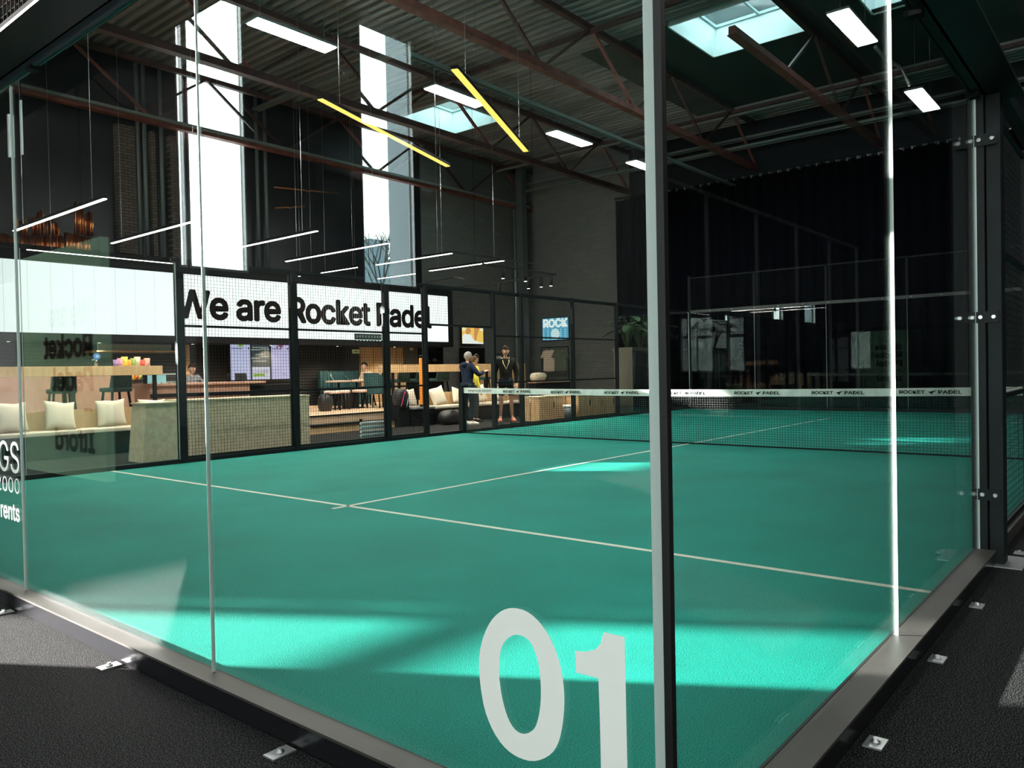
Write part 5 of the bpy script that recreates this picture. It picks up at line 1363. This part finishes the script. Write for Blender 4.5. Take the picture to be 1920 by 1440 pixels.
    # hair cap
    mb = MB(); c = Hd(0, -.012, .020); mb.ball(c, k, (.086, .104, .110), 24, 18, RM)
    inv = RM.transposed(); dele = []
    for v in mb.bm.verts:
        q = inv @ (v.co - c); q /= k
        if q.z < (-.06-hairlen if q.y < -.02 else (-.01 if q.y < .04 else .035)): dele.append(v)
        v.co += RM @ Vector((0, 0, .004*math.sin(60*q.x)*k))
    bmesh.ops.delete(mb.bm, geom=dele, context='VERTS')
    mb.out('hair', hair, t, smooth=True)
    if extra: extra(t, W, k)
    return t
grey_hair = mat('hair_grey', (.30, .27, .26), .9, spec=.1, var=.3, vscale=60); dark_hair = mat('hair_dark', (.010, .007, .005), .9, spec=.1); brown_hair = mat('hair_brown', (.075, .042, .022), .9, spec=.1)
M_navy = mat('hoodie_navy', (.010, .016, .034), .9, var=.2, vscale=10, spec=.15); M_jean = mat('jean_dark', (.008, .017, .026), .9, spec=.15)
def hood(t, W, k):
    mb = MB(); mb.ball(W((0, -.075, 1.455)), k, (.10, .10, .07), 14, 9); mb.out('hood', M_navy, t, smooth=True)
pf = at(878, 796, z=ZF)
person((pf.x, pf.y, ZF), math.atan2(-.15, 1), 1.74, 'grey haired person in navy hoodie and dark jeans, gesturing beside the net post', M_navy, M_jean, SKIN, grey_hair,
       {'elR': (.27, .14, 1.20), 'wrR': (.20, .38, 1.28), 'elL': (-.27, .12, 1.16), 'wrL': (-.17, .35, 1.25), 'look': (.25, 1, -.02), 'knR': (.1, .06, .5), 'knL': (-.1, -.0, .5)}, mat('shoe_white', (.7, .68, .62), .5), extra=hood)
def lanyard(t, W, k):
    m = mat('lanyard_y', (.45, .42, .16), .6)
    MB().tube([W((-.08, .03, 1.50)), W((-.07, .125, 1.38)), W((0, .17, 1.22))], .008, 6).tube([W((.08, .03, 1.50)), W((.07, .125, 1.38)), W((0, .17, 1.22))], .008, 6).out('lanyard', m, t)
    MB().box(*[c for i in range(3) for c in sorted((W((0, .17, 1.18))[i]-(.03 if i < 2 else .05), W((0, .17, 1.18))[i]+(.03 if i < 2 else .03)))]).out('badge', M_black, t)
pf = at(950, 789, z=ZF)
person((pf.x, pf.y, ZF), math.atan2(-.75, -.75), 1.90, 'tall dark haired person in black top and shorts wearing a lanyard', mat('top_black', (.005, .005, .005), .9, spec=.1), mat('shorts_navy', (.005, .009, .018), .9, spec=.1), SKIN2, dark_hair,
       {'look': (.25, 1, -.35), 'wrL': (-.24, .05, .88), 'wrR': (.24, .05, .88), 'anL': (-.14, -.01, .09), 'anR': (.14, -.01, .09), 'knL': (-.12, .02, .5), 'knR': (.12, .02, .5), 'toL': (-.17, .15, .035), 'toR': (.17, .15, .035)}, mat('shoe_coral', (.75, .22, .14), .5), shorts=True, extra=lanyard)
p = Vector((X_(887, 12.5), 12.5, ZF))
person((p.x, p.y, ZF), math.atan2(-.4, 1), 1.66, 'person in a yellow top half hidden behind the navy hoodie', mat('top_yellow', (.65, .55, .05), .8), mat('trouser_black', (.01, .01, .012), .8), SKIN, brown_hair,
       {}, M_black, hairlen=.05)
p = Vector((X_(358, 15.5), 15.5, .35))
person((p.x, p.y, ZF+.0), math.atan2(-1, .1), 1.56, 'dark haired person in a patterned shirt leaning behind the bar counter', mat('shirt_pattern', (.05, .055, .07), .8, vcol=(.22, .22, .24), vscale=25), M_black, SKIN, dark_hair,
       {'elR': (.27, .18, 1.16), 'wrR': (.12, .34, 1.16), 'elL': (-.27, .18, 1.16), 'wrL': (-.12, .34, 1.16), 'look': (0, 1, -.4)}, M_black)
p = Vector((X_(688, 16.2), 16.2, .35))
person((p.x, p.y, .35-.47*0-.0), math.atan2(.2, -1), 1.62, 'seated person in a beige top at the round tables', mat('top_beige', (.58, .42, .28), .85), M_black, SKIN, dark_hair,
       {k: v for k, v in {'pel': (0, 0, .52), 'abd': (0, 0, .67), 'che': (0, .01, .86), 'nec': (0, .03, 1.03), 'hd': (0, .07, 1.12), 'shL': (-.19, .02, .98), 'shR': (.19, .02, .98), 'elL': (-.25, .12, .74), 'elR': (.25, .12, .74),
        'wrL': (-.15, .33, .78), 'wrR': (.15, .33, .78), 'hiL': (-.1, .05, .50), 'hiR': (.1, .05, .50), 'knL': (-.12, .45, .50), 'knR': (.12, .45, .50), 'anL': (-.12, .42, .09), 'anR': (.12, .42, .09), 'toL': (-.13, .56, .035), 'toR': (.13, .56, .035), 'look': (0, 1, -.3)}.items()}, M_black)
xs_, ys_ = p.x+.05, p.y
t = thing('low_stool', 'low stool under the seated person', 'stool', (xs_, ys_, .35), 'low pink stools')
MB().lathe((xs_, ys_, .35+.34), [(.19, 0), (.2, .05)], 18).out('seat', M_teal, t)
for k_ in range(4):
    a = k_*PI/2+.6; MB().bar((xs_+.12*math.cos(a), ys_+.12*math.sin(a), .7), (xs_+.19*math.cos(a), ys_+.19*math.sin(a), .35), .03, .03).out('leg', M_black, t)

# small fittings on the dark wall: projector and conduit over the sign, warm reflections built as metal shapes
for i, (u0, v0, u1, v1) in enumerate(((14, 214, 27, 296), (37, 188, 43, 290))):
    a = at(u0, v0, y=13.0); b = at(u1, v1, y=13.0)
    t = thing('roller_blind_box' if 0 else 'wall_heater', 'slim white upright heater hanging at the far left, %s of two' % ('left' if i == 0 else 'right'), 'heater', (a.x, 13.0, b.z), 'slim white heaters')
    MB().box(a.x, b.x, 12.97, 13.03, b.z, a.z).out('panel', mat('heater_white', (.7, .75, .78), .4), t); MB().bar(((a.x+b.x)/2, 13.0, a.z), ((a.x+b.x)/2, 13.0, ZR), .015, .015).out('bracket', M_black, t)
mrefl = mat('reflection_metal', (.60, .22, .08), .28, 1.0, bump=.4, bscale=14)  # glossy warm metal standing in for reflections on the dark wall
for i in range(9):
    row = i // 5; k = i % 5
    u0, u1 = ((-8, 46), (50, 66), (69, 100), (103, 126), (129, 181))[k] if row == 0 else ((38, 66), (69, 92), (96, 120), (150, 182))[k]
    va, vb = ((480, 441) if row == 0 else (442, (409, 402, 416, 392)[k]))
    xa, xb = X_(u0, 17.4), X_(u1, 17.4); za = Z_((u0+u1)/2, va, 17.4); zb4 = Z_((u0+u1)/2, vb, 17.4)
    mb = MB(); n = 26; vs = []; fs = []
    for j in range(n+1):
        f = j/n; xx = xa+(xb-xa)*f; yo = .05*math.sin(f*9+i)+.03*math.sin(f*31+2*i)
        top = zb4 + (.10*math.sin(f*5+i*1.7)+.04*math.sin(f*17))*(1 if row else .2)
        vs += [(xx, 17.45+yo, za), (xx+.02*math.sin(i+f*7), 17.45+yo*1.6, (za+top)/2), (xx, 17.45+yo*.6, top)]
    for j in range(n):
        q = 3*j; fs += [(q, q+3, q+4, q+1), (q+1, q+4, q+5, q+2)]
    mb._f(vs, fs); o = mb.out('warm_reflection', mrefl, smooth=True); sm = o.modifiers.new('thick', 'SOLIDIFY'); sm.thickness = .006
    tag(o, 'warm reflection built as a wavy sheet above the white screen, %s from the left in the %s row' % (ordn[k], 'upper' if row else 'lower'), 'panel', 'warm reflections above the screen')
for (a, b, nm) in (((514, 351), (636, 363), 'upper'), ((515, 390), (573, 387), 'lower')):  # warm reflected streaks, modelled as thin bars
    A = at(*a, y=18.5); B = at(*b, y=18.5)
    tag(MB().tube([A, A.lerp(B, .45), A.lerp(B, .5)+Vector((0, 0, -.03)), A.lerp(B, .55), B], .022, 8).out('reflection_streak', mrefl), '%s of two warm reflections built as thin bars on the dark wall between the tall windows' % nm, 'pipe')
